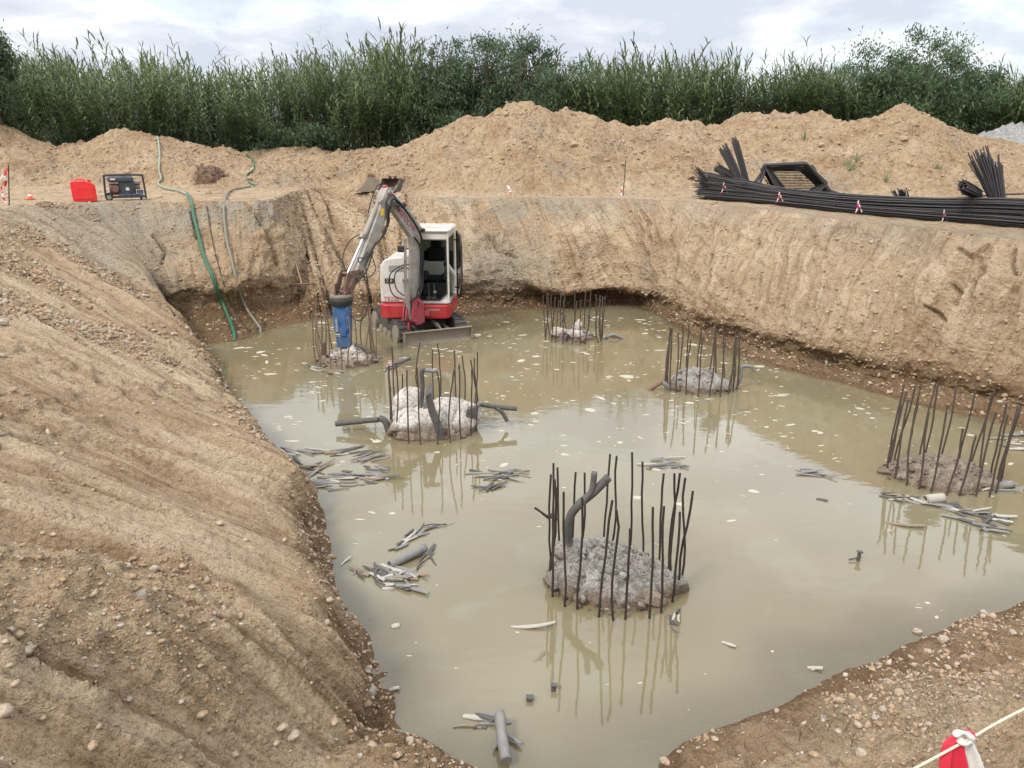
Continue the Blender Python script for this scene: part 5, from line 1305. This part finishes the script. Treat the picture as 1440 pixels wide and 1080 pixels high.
m = MB(); m.disc(G(.15,0,.50), (.3,0,1), .04*sc, .05*sc, 14); m.build('cap', simple('cap_red', (.45,.01,.01), .5), can)
can.rotation_euler = (0, 0, math.atan2(-f0.x, f0.y))
# small cone
k0 = ground_pt(43, 281); zc_ = k0.y*CT+1.3*ST; u = zc_/F
cone = empty('traffic_cone', k0, 'tiny orange traffic cone standing on the path at far left', 'traffic cone')
m = MB(); m.box(k0+Vector((0,0,1*u)), (10*u, 10*u, 1.4*u), None, .3*u); m.build('base', ORANGE, cone)
m = MB(); m.tube([k0+Vector((0,0,1.5*u)), k0+Vector((0,0,5*u))], [3.6*u, 2.5*u], 14); m.tube([k0+Vector((0,0,8*u)), k0+Vector((0,0,10.5*u))], [1.7*u, .8*u], 14); m.build('cone_body', ORANGE, cone)
m = MB(); m.tube([k0+Vector((0,0,5*u)), k0+Vector((0,0,8*u))], [2.5*u, 1.7*u], 14); m.build('reflective_band', TAPEW, cone)
# stakes with tape at far left
def ribbon(P, w_, n, seed=1, side=Vector((1, 0, 0))):
    r = random.Random(seed); P = spline(P, n); V = []; F_ = []; mi = []
    for i, p in enumerate(P):
        a = r.gauss(0, .25)+i*.12; s_ = Vector((side.x*math.cos(a)-side.y*math.sin(a), side.x*math.sin(a)+side.y*math.cos(a), side.z))
        t_ = Vector((-s_.y, s_.x, 0))*.004
        V += [p-s_*w_/2-t_, p+s_*w_/2-t_*1, p+s_*w_/2+t_, p-s_*w_/2+t_]
    for i in range(len(P)-1):
        for k in range(4): F_.append((i*4+k, i*4+(k+1) % 4, i*4+4+(k+1) % 4, i*4+4+k)); mi.append(int(i*4/max(1, len(P)-1)+seed) % 2)
    return V, F_, mi
def tape(name, P, w_, n=12, seed=1, parent=None, label=None, cat=None, group=None, side=Vector((1,0,0))):
    V, F_, mi = ribbon(P, w_, n, seed, side); o0 = ORG[parent.name] if parent else Vector(P[0])
    me = bpy.data.meshes.new(name); me.from_pydata([tuple(v-o0) for v in V], [], F_); me.materials.append(TAPER); me.materials.append(TAPEW)
    me.polygons.foreach_set('material_index', mi); me.update(); o = bpy.data.objects.new(name, me); COL.objects.link(o); ORG[o.name] = o0
    if parent: o.parent = parent
    else: o.location = o0; tag(o, label, cat, group)
    return o
s0 = ground_pt(12, 289); st = empty('marker_stake', s0, 'thin iron stake with red and white tape at the far left edge', 'stake')
top_ = PY(12, 232, s0.y); m = MB(); m.tube([s0-Vector((0,0,.1)), top_], .014, 6); m.build('pole', RUST, st)
tape('barrier_tape', [PY(11,236,s0.y), PY(6,248,s0.y-.05), PY(8,258,s0.y), PY(3,270,s0.y-.05)], .06, 14, 2, st); tape('barrier_tape', [PY(10,240,s0.y), PY(-12,262,s0.y-.2), PY(-40,272,s0.y-.5)], .05, 14, 3, st); tape('barrier_tape', [PY(2,262,s0.y), PY(4,276,s0.y), PY(9,286,s0.y)], .05, 10, 4, st)
s1 = ground_pt(876, 275); st = empty('marker_stake', s1, 'thin rusty stake with a red rag at its foot in front of the mound', 'stake')
m = MB(); m.tube([s1-Vector((0,0,.1)), PY(880, 226, s1.y)], .013, 6); m.build('pole', RUST, st); tape('marker_tape', [PY(875,262,s1.y-.05), PY(874,270,s1.y-.06), PY(874,277,s1.y-.1)], .04, 8, 1, st)
tape('tape_scrap', [hit(714,266)[0]+Vector((0,0,.10)), hit(717,270)[0]+Vector((0,0,.06)), hit(718,272)[0]+Vector((0,0,.02))], .05, 6, 1, None, 'red tape scrap lying at the foot of the big mound', 'tape')
# ---- near rope with knotted tape
Yr0 = 1.62; A_ = PY(1225, 1112, Yr0-.05); B_ = PY(1356, 1043, Yr0); C_ = PY(1440, 997, Yr0+.06); D_ = PY(1700, 870, Yr0+.25)
m = MB(); m.tube(spline([PY(1000, 1215, Yr0-.3), A_, B_, C_, D_], 60), .0034, 8); rp = m.build('rope', ROPEM, None, org=B_); tag(rp, 'taut cream barrier rope crossing the lower right corner', 'rope')
kn = empty('knotted_tape', B_, 'red and white barrier tape knotted over the rope in the lower right corner', 'barrier tape')
def cloth(pts_l, pts_r, Yc, mt, nm, seed, nu=10, nv_=16, fold=.010):
    L_ = spline([PY(a, b, Yc) for a, b in pts_l], nv_); R_2 = spline([PY(a, b, Yc) for a, b in pts_r], nv_); V = []; F_ = []
    for j in range(nv_):
        for i in range(nu):
            t = i/(nu-1); p = L_[j].lerp(R_2[j], t); f = fold*(math.sin(t*9+seed+j*.15)+.5*math.sin(t*21+seed*2+j*.3))*min(1, .3+j/nv_*1.2); V.append(p+Vector((0, f, 0)))
    nb_ = len(V); V += [v+Vector((0, .0012, 0)) for v in V]
    for j in range(nv_-1):
        for i in range(nu-1):
            a = j*nu+i; F_ += [(a, a+1, a+nu+1, a+nu), (nb_+a, nb_+a+nu, nb_+a+nu+1, nb_+a+1)]
    m = MB(); m.add(V, F_, True); o = m.build(nm, mt, kn); return o
TRP = simple('red_film', (.66,.03,.06), .4, 0, None, bmp=.05); TWP = simple('white_film', (.72,.70,.64), .4, 0, None, bmp=.05)
cloth([(1342,1035),(1328,1048),(1321,1075),(1316,1130)], [(1356,1042),(1355,1055),(1361,1080),(1368,1130)], Yr0+.004, TRP, 'red_tail', 1)
cloth([(1352,1040),(1352,1052),(1358,1078),(1362,1130)], [(1366,1036),(1372,1050),(1384,1078),(1398,1130)], Yr0+.016, TWP, 'white_tail', 3)
m = MB(); nb_ = B_ + Vector((.002, 0, .004)); m.tube(spline([PY(1342,1034,Yr0-.005), PY(1350,1030,Yr0-.008), PY(1360,1032,Yr0-.004), PY(1367,1040,Yr0), PY(1358,1046,Yr0-.01), PY(1348,1040,Yr0-.004)], 18), [.007+.003*math.sin(k*.9) for k in range(18)], 8); m.build('knot', TWP, kn)
m = MB(); m.tube(spline([PY(1357,1029,Yr0+.004), PY(1366,1030,Yr0), PY(1370,1037,Yr0)], 8), .005, 8); m.build('red_fold', TRP, kn)
# ================================================================== HOSES OVER THE BANK
def ground_hose(px, r, mt, lab, n=70, offz=None):
    P2 = spline([Vector((a, b, 0)) for a, b in px], n); P = []
    for q in P2:
        h_, nn = hit(q.x, q.y)
        if h_ is None: continue
        P.append(h_ + (nn or Vector((0,0,1)))*r*.8)
    for _ in range(6):                         # a stiff hose bridges small bumps
        P = [P[0]] + [P[i]*.5 + (P[i-1]+P[i+1])*.25 for i in range(1, len(P)-1)] + [P[-1]]
    P = [p + (Vector((0, -.35, .5)).normalized())*r*.9 for p in P]
    P.append(P[-1] + Vector((.03, -.12, -.16)))
    m = MB(); m.tube(P, r, 10); o = m.build('hose', mt, None, org=P[0]); tag(o, lab, 'hose'); return o
ground_hose([(264,275),(271,290),(279,325),(288,362),(303,400),(318,440),(330,474)], .042, GREENH, 'thick bright green hose running down the left wall into the water')
ground_hose([(222,194),(225,214),(224,238),(227,252),(223,260),(234,267),(250,270),(264,276)], .036, PALEH, 'pale green hose coming over the left mound to the rim')
ground_hose([(352,264),(330,268),(319,276),(315,300),(318,335),(328,375),(341,425),(366,464)], .032, GREYH, 'grey green hose running down the left wall right of the bright green one')
ground_hose([(326,206),(344,217),(358,229),(356,241),(348,247),(350,257),(358,262)], .030, GREENH, 'green hose curling down the slope behind the ramp')
ground_hose([(291,290),(300,345),(312,390),(326,430),(345,462)], .010, RUST, 'thin brown cable hanging between the two hoses', 50)
# squeegee leaning on the ramp foot
q0 = hit(425, 403)[0]; 
sq = empty('rake', q0, 'long handled wooden rake lying on the ramp left of the excavator', 'rake')
a0 = hit(408, 403)[0]+Vector((0,-.03,.05)); a1 = hit(442, 401)[0]+Vector((0,-.03,.05)); m = MB(); m.tube([a0, a1], .025, 8)
for k in range(9): p_ = a0.lerp(a1, k/8); m.tube([p_, p_+Vector((0,-.02,-.09))], .008, 5)
m.build('rake_head', BROWNST, sq)
m = MB(); m.tube([a0.lerp(a1, .5), PY(415, 366, q0.y+.1)], .018, 8); m.build('handle', WOOD, sq)
# spare buckets on the plateau
DARKST = simple('dark_dirty_steel', (.10,.085,.075), .7, .2, (.24,.18,.13), .6, 7)
def bucket(px, py, wpx, lab, flip, rotz, mt_side, k=1.0):
    b0 = ground_pt(px, py); s_ = wpx/1080*(b0.y*CT+1.3*ST); r0 = empty('excavator_bucket', b0, lab, 'bucket', 'spare buckets by the ramp'); MR = Matrix.Rotation(rotz, 3, 'Z')
    def L3(x, y, z): return b0 + MR @ (Vector((x, y, z))*s_)
    shell = [(-.50,.02),(-.30,.0),(0,.0),(.20,.05),(.32,.18),(.34,.34),(.26,.40),(.10,.45),(-.08,.46)]
    m = MB(); poly = [L3(x, 0, z) for x, z in shell] + [L3(x*.93-.0, 0, z*.93+.03) for x, z in reversed(shell)]; m.prism(poly, MR @ Vector((0,1,0)), .62*s_*k); m.build('shell', mt_side, r0)
    for y_ in (-.32*k, .32*k):
        m = MB(); m.prism([L3(x, y_, z) for x, z in shell]+[L3(-.16, y_, .34), L3(-.34, y_, .12)], MR @ Vector((0,1,0)), .03*s_); m.build('side_plate', mt_side, r0)
    m = MB(); m.prism([L3(-.56, 0, .0), L3(-.46, 0, .0), L3(-.44, 0, .035), L3(-.54, 0, .015)], MR @ Vector((0,1,0)), .66*s_*k); m.build('cutting_edge', STEEL, r0)
    for y_ in (-.12, .12):
        m = MB(); m.prism([L3(-.10, y_, .44), L3(.16, y_, .40), L3(.12, y_, .54), L3(.0, y_, .57), L3(-.08, y_, .52)], MR @ Vector((0,1,0)), .035*s_); m.tube([L3(.03, y_-.04, .50), L3(.03, y_+.04, .50)], .05*s_, 10); m.build('ear', BROWNST, r0)
    return r0
bucket(522, 269, 42, 'pale worn digging bucket lying on the ramp top at left', 0, math.radians(8), MUDST, .9)
bucket(552, 268, 36, 'dark brown wide bucket lying behind the pale one', 0, math.radians(64), DARKST, 1.3)
# ================================================================== REBAR STACKS
def bar_bundle(name, lab, A_path, nb, r_b, rad, seed, flare=0.0, mt=BARS, ties=(), grp='rebar bundles on the right rim', flat=.6, endj=.12):
    r = random.Random(seed); P = spline([Vector(p) for p in A_path], 22); root = empty(name, P[len(P)//2], lab, 'rebar bundle', grp)
    T = (P[-1]-P[0]).normalized(); S_ = T.cross(Vector((0,0,1))); S_ = S_.normalized() if S_.length > .1 else Vector((1,0,0)); U_ = S_.cross(T)
    for i in range(nb):
        a = r.random()*6.28; q = math.sqrt(r.random())*rad; ox, oz = math.cos(a)*q, math.sin(a)*q*flat; e0 = r.uniform(-endj, endj); fl = r.gauss(0, flare); fl2 = r.gauss(0, flare)
        pts = []
        for k, p in enumerate(P):
            t = k/(len(P)-1); g = max(0, 1-t*3.0); pts.append(p + S_*(ox+fl*g) + U_*(oz+fl2*g) + T*(e0*(1 if k in (0, len(P)-1) else 0)) + Vector((0,0,r.gauss(0,.003))))
        m = MB(); m.tube(pts, r_b, 6); m.build('rebar', mt, root)
    for t in ties:
        p = P[int(t*21)]; m = MB(); m.tube([p + (S_*math.cos(k*.5236)+U_*math.sin(k*.5236)*flat)*(rad+r_b+.01) for k in range(13)], .006, 5); m.build('tie_wire', RUST, root)
    return root, P
def RP(px, py, up=0): q = hit(px, py)[0]; return q + Vector((0, 0, up))
def rimline(pts): return [U(a, b, z) for a, b, z in pts]
BS = [hit(a, b)[0] for a, b in ((984,280),(1040,284),(1100,290),(1200,301),(1320,311),(1425,320))]
BS.append(BS[-1] + (BS[-1]-BS[-2])*1.6)
for q in BS: q.z = max(q.z, gz(q.x, q.y))
print('bundle base', [tuple(round(c, 2) for c in q) for q in BS])
def off(hs_, back): return [q + Vector((back*.35, back, h_)) for q, h_ in zip(BS, hs_)]
lb1, P1 = bar_bundle('rebar_bundle', 'lowest front bundle of long dark bars along the rim edge', off([.15,.13,.12,.11,.11,.12,.12], .12), 80, .0105, .16, 1, .02, ties=(.25,.6), endj=.3)
lb2, P2_ = bar_bundle('rebar_bundle', 'upper front bundle of long bars with flared left ends', off([.50,.38,.27,.24,.28,.34,.34], .20), 96, .0105, .19, 2, .09, ties=(.2,.5,.8), flat=.9, endj=.3)
lb3, P3_ = bar_bundle('rebar_bundle', 'rear bundle of long bars sagging behind the bent cages', off([.40,.32,.24,.20,.24,.36,.36], .62), 60, .0105, .18, 3, .03)
bar_bundle('rebar_bundle', 'third long bundle squeezed between the front bundle and the cages', off([.20,.16,.14,.14,.16,.18,.18], .50), 60, .0105, .18, 4, .03)
bY = BS[1].y + .55
def stub_bunch(lab, base, tip, nb, rad, seed, splay=.3):
    r = random.Random(seed); A = Vector(base); B2 = Vector(tip); root = empty('rebar_bundle', A, lab, 'rebar bundle', 'rebar bundles on the right rim'); T = (B2-A).normalized(); S_ = T.orthogonal().normalized(); U_ = T.cross(S_)
    for i in range(int(nb*1.7)):
        a = r.random()*6.28; q = math.sqrt(r.random())*rad; o1 = S_*math.cos(a)*q + U_*math.sin(a)*q; m = MB()
        m.tube([A+o1*.8, A.lerp(B2, .5)+o1, B2+o1*(1+splay*r.random())+T*r.uniform(-.16, .12)], .0125, 6); m.build('rebar', BARS, root)
    return root
stub_bunch('thick bunch of bars leaning up to the left, middle of three at the left end', PY(1044,262,bY), PY(1018,208,bY+.1), 30, .13, 11)
stub_bunch('tallest bunch of bars rising steeply at the left end of the stack', PY(1052,262,bY+.3), PY(1034,198,bY+.4), 18, .09, 12)
stub_bunch('short stubby bunch of bars leaning low at the left end of the stack', PY(1046,258,bY+.1), PY(1010,236,bY+.2), 22, .11, 13)
stub_bunch('short bunch of bar ends showing at the far left tip of the stack', PY(1000,262,bY+.6), PY(979,240,bY+.5), 12, .10, 14, .8)
bY2 = BS[5].y + 1.2
stub_bunch('fan of bars standing upright near the right edge, left half', PY(1402,284,bY2), PY(1375,218,bY2+.1), 26, .13, 15, .8)
stub_bunch('fan of bars standing upright near the right edge, right half', PY(1408,284,bY2-.1), PY(1398,226,bY2), 22, .11, 16, .6)
stub_bunch('short bunch of bar ends pointing at the viewer left of the upright fan', PY(1378,274,bY2+.3), PY(1355,262,bY2-.5), 24, .11, 17)
bY3 = BS[4].y + 1.5
stub_bunch('small bunch of bar ends poking up over the middle of the stack', PY(1276,292,bY3+.1), PY(1266,272,bY3-.2), 22, .13, 18, .5)
# U shaped stirrup cages leaning behind the bundle
def cage(lab, pts, Y0, depth, nb, seed):
    r = random.Random(seed); root = empty('bent_bar_cage', PY(pts[0][0], pts[0][1], Y0), lab, 'rebar cage', 'bent rebar cages on the right rim')
    for i in range(nb):
        t = i/(nb-1); d = depth*(t-.5); j = r.gauss(0, .012); P = [PY(a, b, Y0) + Vector((j+.30*d+r.gauss(0,.02), d, r.gauss(0, .02)+.06*math.sin(t*3.1)-.10*t)) for a, b in pts]
        P[0] += Vector((.28*t, 0, -.05)); P[-1] += Vector((-.30*t, 0, 0)); m = MB(); Q_ = []
        for k in range(len(P)-1): Q_ += [P[k].lerp(P[k+1], f) for f in (.04, .5, .96)]
        m.tube([P[0]]+Q_+[P[-1]], .012, 5); m.build('bent_bar', BARS, root)
    return root
cage('front nest of bent bars shaped like an open box behind the stack', [(1096,272),(1074,232),(1132,230),(1160,258),(1150,268)], bY-.3, 1.0, 44, 21)
cage('rear nest of bent bars with the long sloping right leg', [(1088,266),(1070,236),(1128,236),(1156,264),(1190,276)], bY+.45, .8, 34, 22)
cage('leaning sheet of bars forming the wide left leg of the box shaped nest', [(1100,272),(1078,232),(1066,266)], bY-.1, .8, 40, 23)
cage('slanting sheet of bars forming the right leg of the box shaped nest', [(1134,231),(1150,248),(1166,270)], bY+.1, 1.2, 50, 24)
m = MB()
for k in range(15): m.tube([PY(1078, 234+k*2.2, bY+.2), PY(1136+k*.8, 233+k*2.3, bY+.2)], .0125, 5)
tag(m.build('bar_mat', BARS, None, org=PY(1105, 250, bY+.2)), 'horizontal dark bars seen through the opening of the bent cages', 'rebar mat')
for k, (px, py, h_) in enumerate([(1018,258,16),(1096,272,14),(1207,284,18),(1328,297,18)]):
    base = min(P2_, key=lambda p: abs((p.x/(p.y*CT+(H-p.z)*ST))*F+720-px)); f_ = base + Vector((-.22, -.30, .12)); f_ = PY(px, py, base.y-.32)
    par = lb2; e_ = PY(px-5, py+h_, base.y-.36); tape('marker_tape', [f_+Vector((0,0,.03)), f_.lerp(e_, .5)+Vector((.02,0,0)), e_], .032, 9, 1, par); tape('marker_tape', [f_, PY(px+5, py+h_*.8, base.y-.36)], .028, 9, 2, par)
# long thin bar lying over the fan
m = MB(); m.tube([PY(1340, 279, bY2+.4), PY(1400, 274, bY2), PY(1500, 270, bY2-.6)], .02, 6); tag(m.build('long_bar', BARS, None, org=PY(1400,274,bY2)), 'single long bar lying level behind the upright fan', 'rebar')
# ================================================================== HEAPS AND CLODS
def heap(px, py, wpx, hpx, mt, lab, name, seed, Yoff=0.0, stretch=.8, kind=None, Y=None):
    b = hit(px, py)[0] if Y is None else PY(px, py, Y); zz = b.y*CT+(H-b.z)*ST; rx = wpx/2*zz/F; h_ = hpx*zz/F; root = MB()
    nr_, na = 36, 90; rr = np.linspace(0, 1, nr_)[:, None]*np.ones(na); aa = np.linspace(0, 2*np.pi, na, endpoint=False)[None]*np.ones((nr_, 1))
    ed = 1+.18*fbm(np.cos(aa)*1.3+seed, np.sin(aa)*1.3, 3, seed); x = rr*np.cos(aa)*rx*ed; y = rr*np.sin(aa)*rx*stretch*ed
    z = h_*(1-rr**1.3) + h_*.42*(ridged(x*2.2/rx+seed, y*2.2/rx, 4, seed)-.45)*(1-rr**4) - .25*sst(.7, 1, rr)
    i = np.arange(nr_*na).reshape(nr_, na); q = np.stack([i[:-1], i[1:], np.roll(i[1:], -1, 1), np.roll(i[:-1], -1, 1)], -1).reshape(-1, 4)
    me = np_mesh(name, np.stack([x, y, z], -1).reshape(-1, 3), q, [mt]); o = bpy.data.objects.new(name, me); COL.objects.link(o); o.location = b; tag(o, lab, 'heap'); ORG[o.name] = Vector(b)
    if Y is None:
        nn_ = sum((Vector((hit(px+a, py+c)[1])) for a in (-16, 0, 16) for c in (-6, 0, 6)), Vector()).normalized(); o.rotation_euler = (Vector((nn_.x*.8, nn_.y*.8, abs(nn_.z)))).to_track_quat('Z', 'Y').to_euler()
        rubble(o, Vector(b), rx*1.1, rx*stretch*1.1, h_*.9, mt, seed, n=150, rmax=rx*.13)
    return o
DARKS = ctr('dark_moist_soil', [(.34,(.11,.065,.04)),(.5,(.17,.105,.065)),(.66,(.23,.15,.095))], 5); GRAV = ctr('grey_gravel', [(.34,(.19,.185,.17)),(.5,(.27,.265,.25)),(.66,(.36,.355,.34))], 5)
heap(298, 246, 50, 11, DARKS, 'small dark brown heap of fresh soil left of the curling hose', 'soil_heap', 3)
heap(1425, 208, 150, 30, GRAV, 'pale grey gravel heap behind the mound at the right edge', 'gravel_heap', 5, Y=32.5)
heap(62, 289, 26, 5, DARKS if False else SOIL2, 'low clod of soil on the rim beside the tiny cone', 'soil_heap', 7)
# twigs on the near right bank
def twig(px, py, h_, seed, lab):
    b = hit(px, py)[0]; zz = b.y*CT+(H-b.z)*ST; l = h_*zz/F; r = random.Random(seed); m = MB()
    m.tube([b-Vector((0,0,.02)), b+Vector((r.gauss(0,.02),0,l*.5)), b+Vector((r.gauss(0,.05),r.gauss(0,.03),l))], [.004,.003,.0015], 5)
    for k in range(4): p = b+Vector((0,0,l*(.3+.15*k))); m.tube([p, p+Vector((r.gauss(0,.05), r.gauss(0,.03), l*.25))], [.002, .001], 4)
    tag(m.build('dry_twig', STEM, None, org=b), lab, 'twig')
twig(1162, 1029, 30, 1, 'upright dry twig on the near right bank, left of three'); twig(1185, 1028, 34, 2, 'tallest upright dry twig in the middle of the near right bank'); twig(1197, 1050, 24, 3, 'leaning dry twig lowest on the near right bank')
twig(1124, 1042, 22, 4, 'small forked weed twig on the near right bank close to the water')
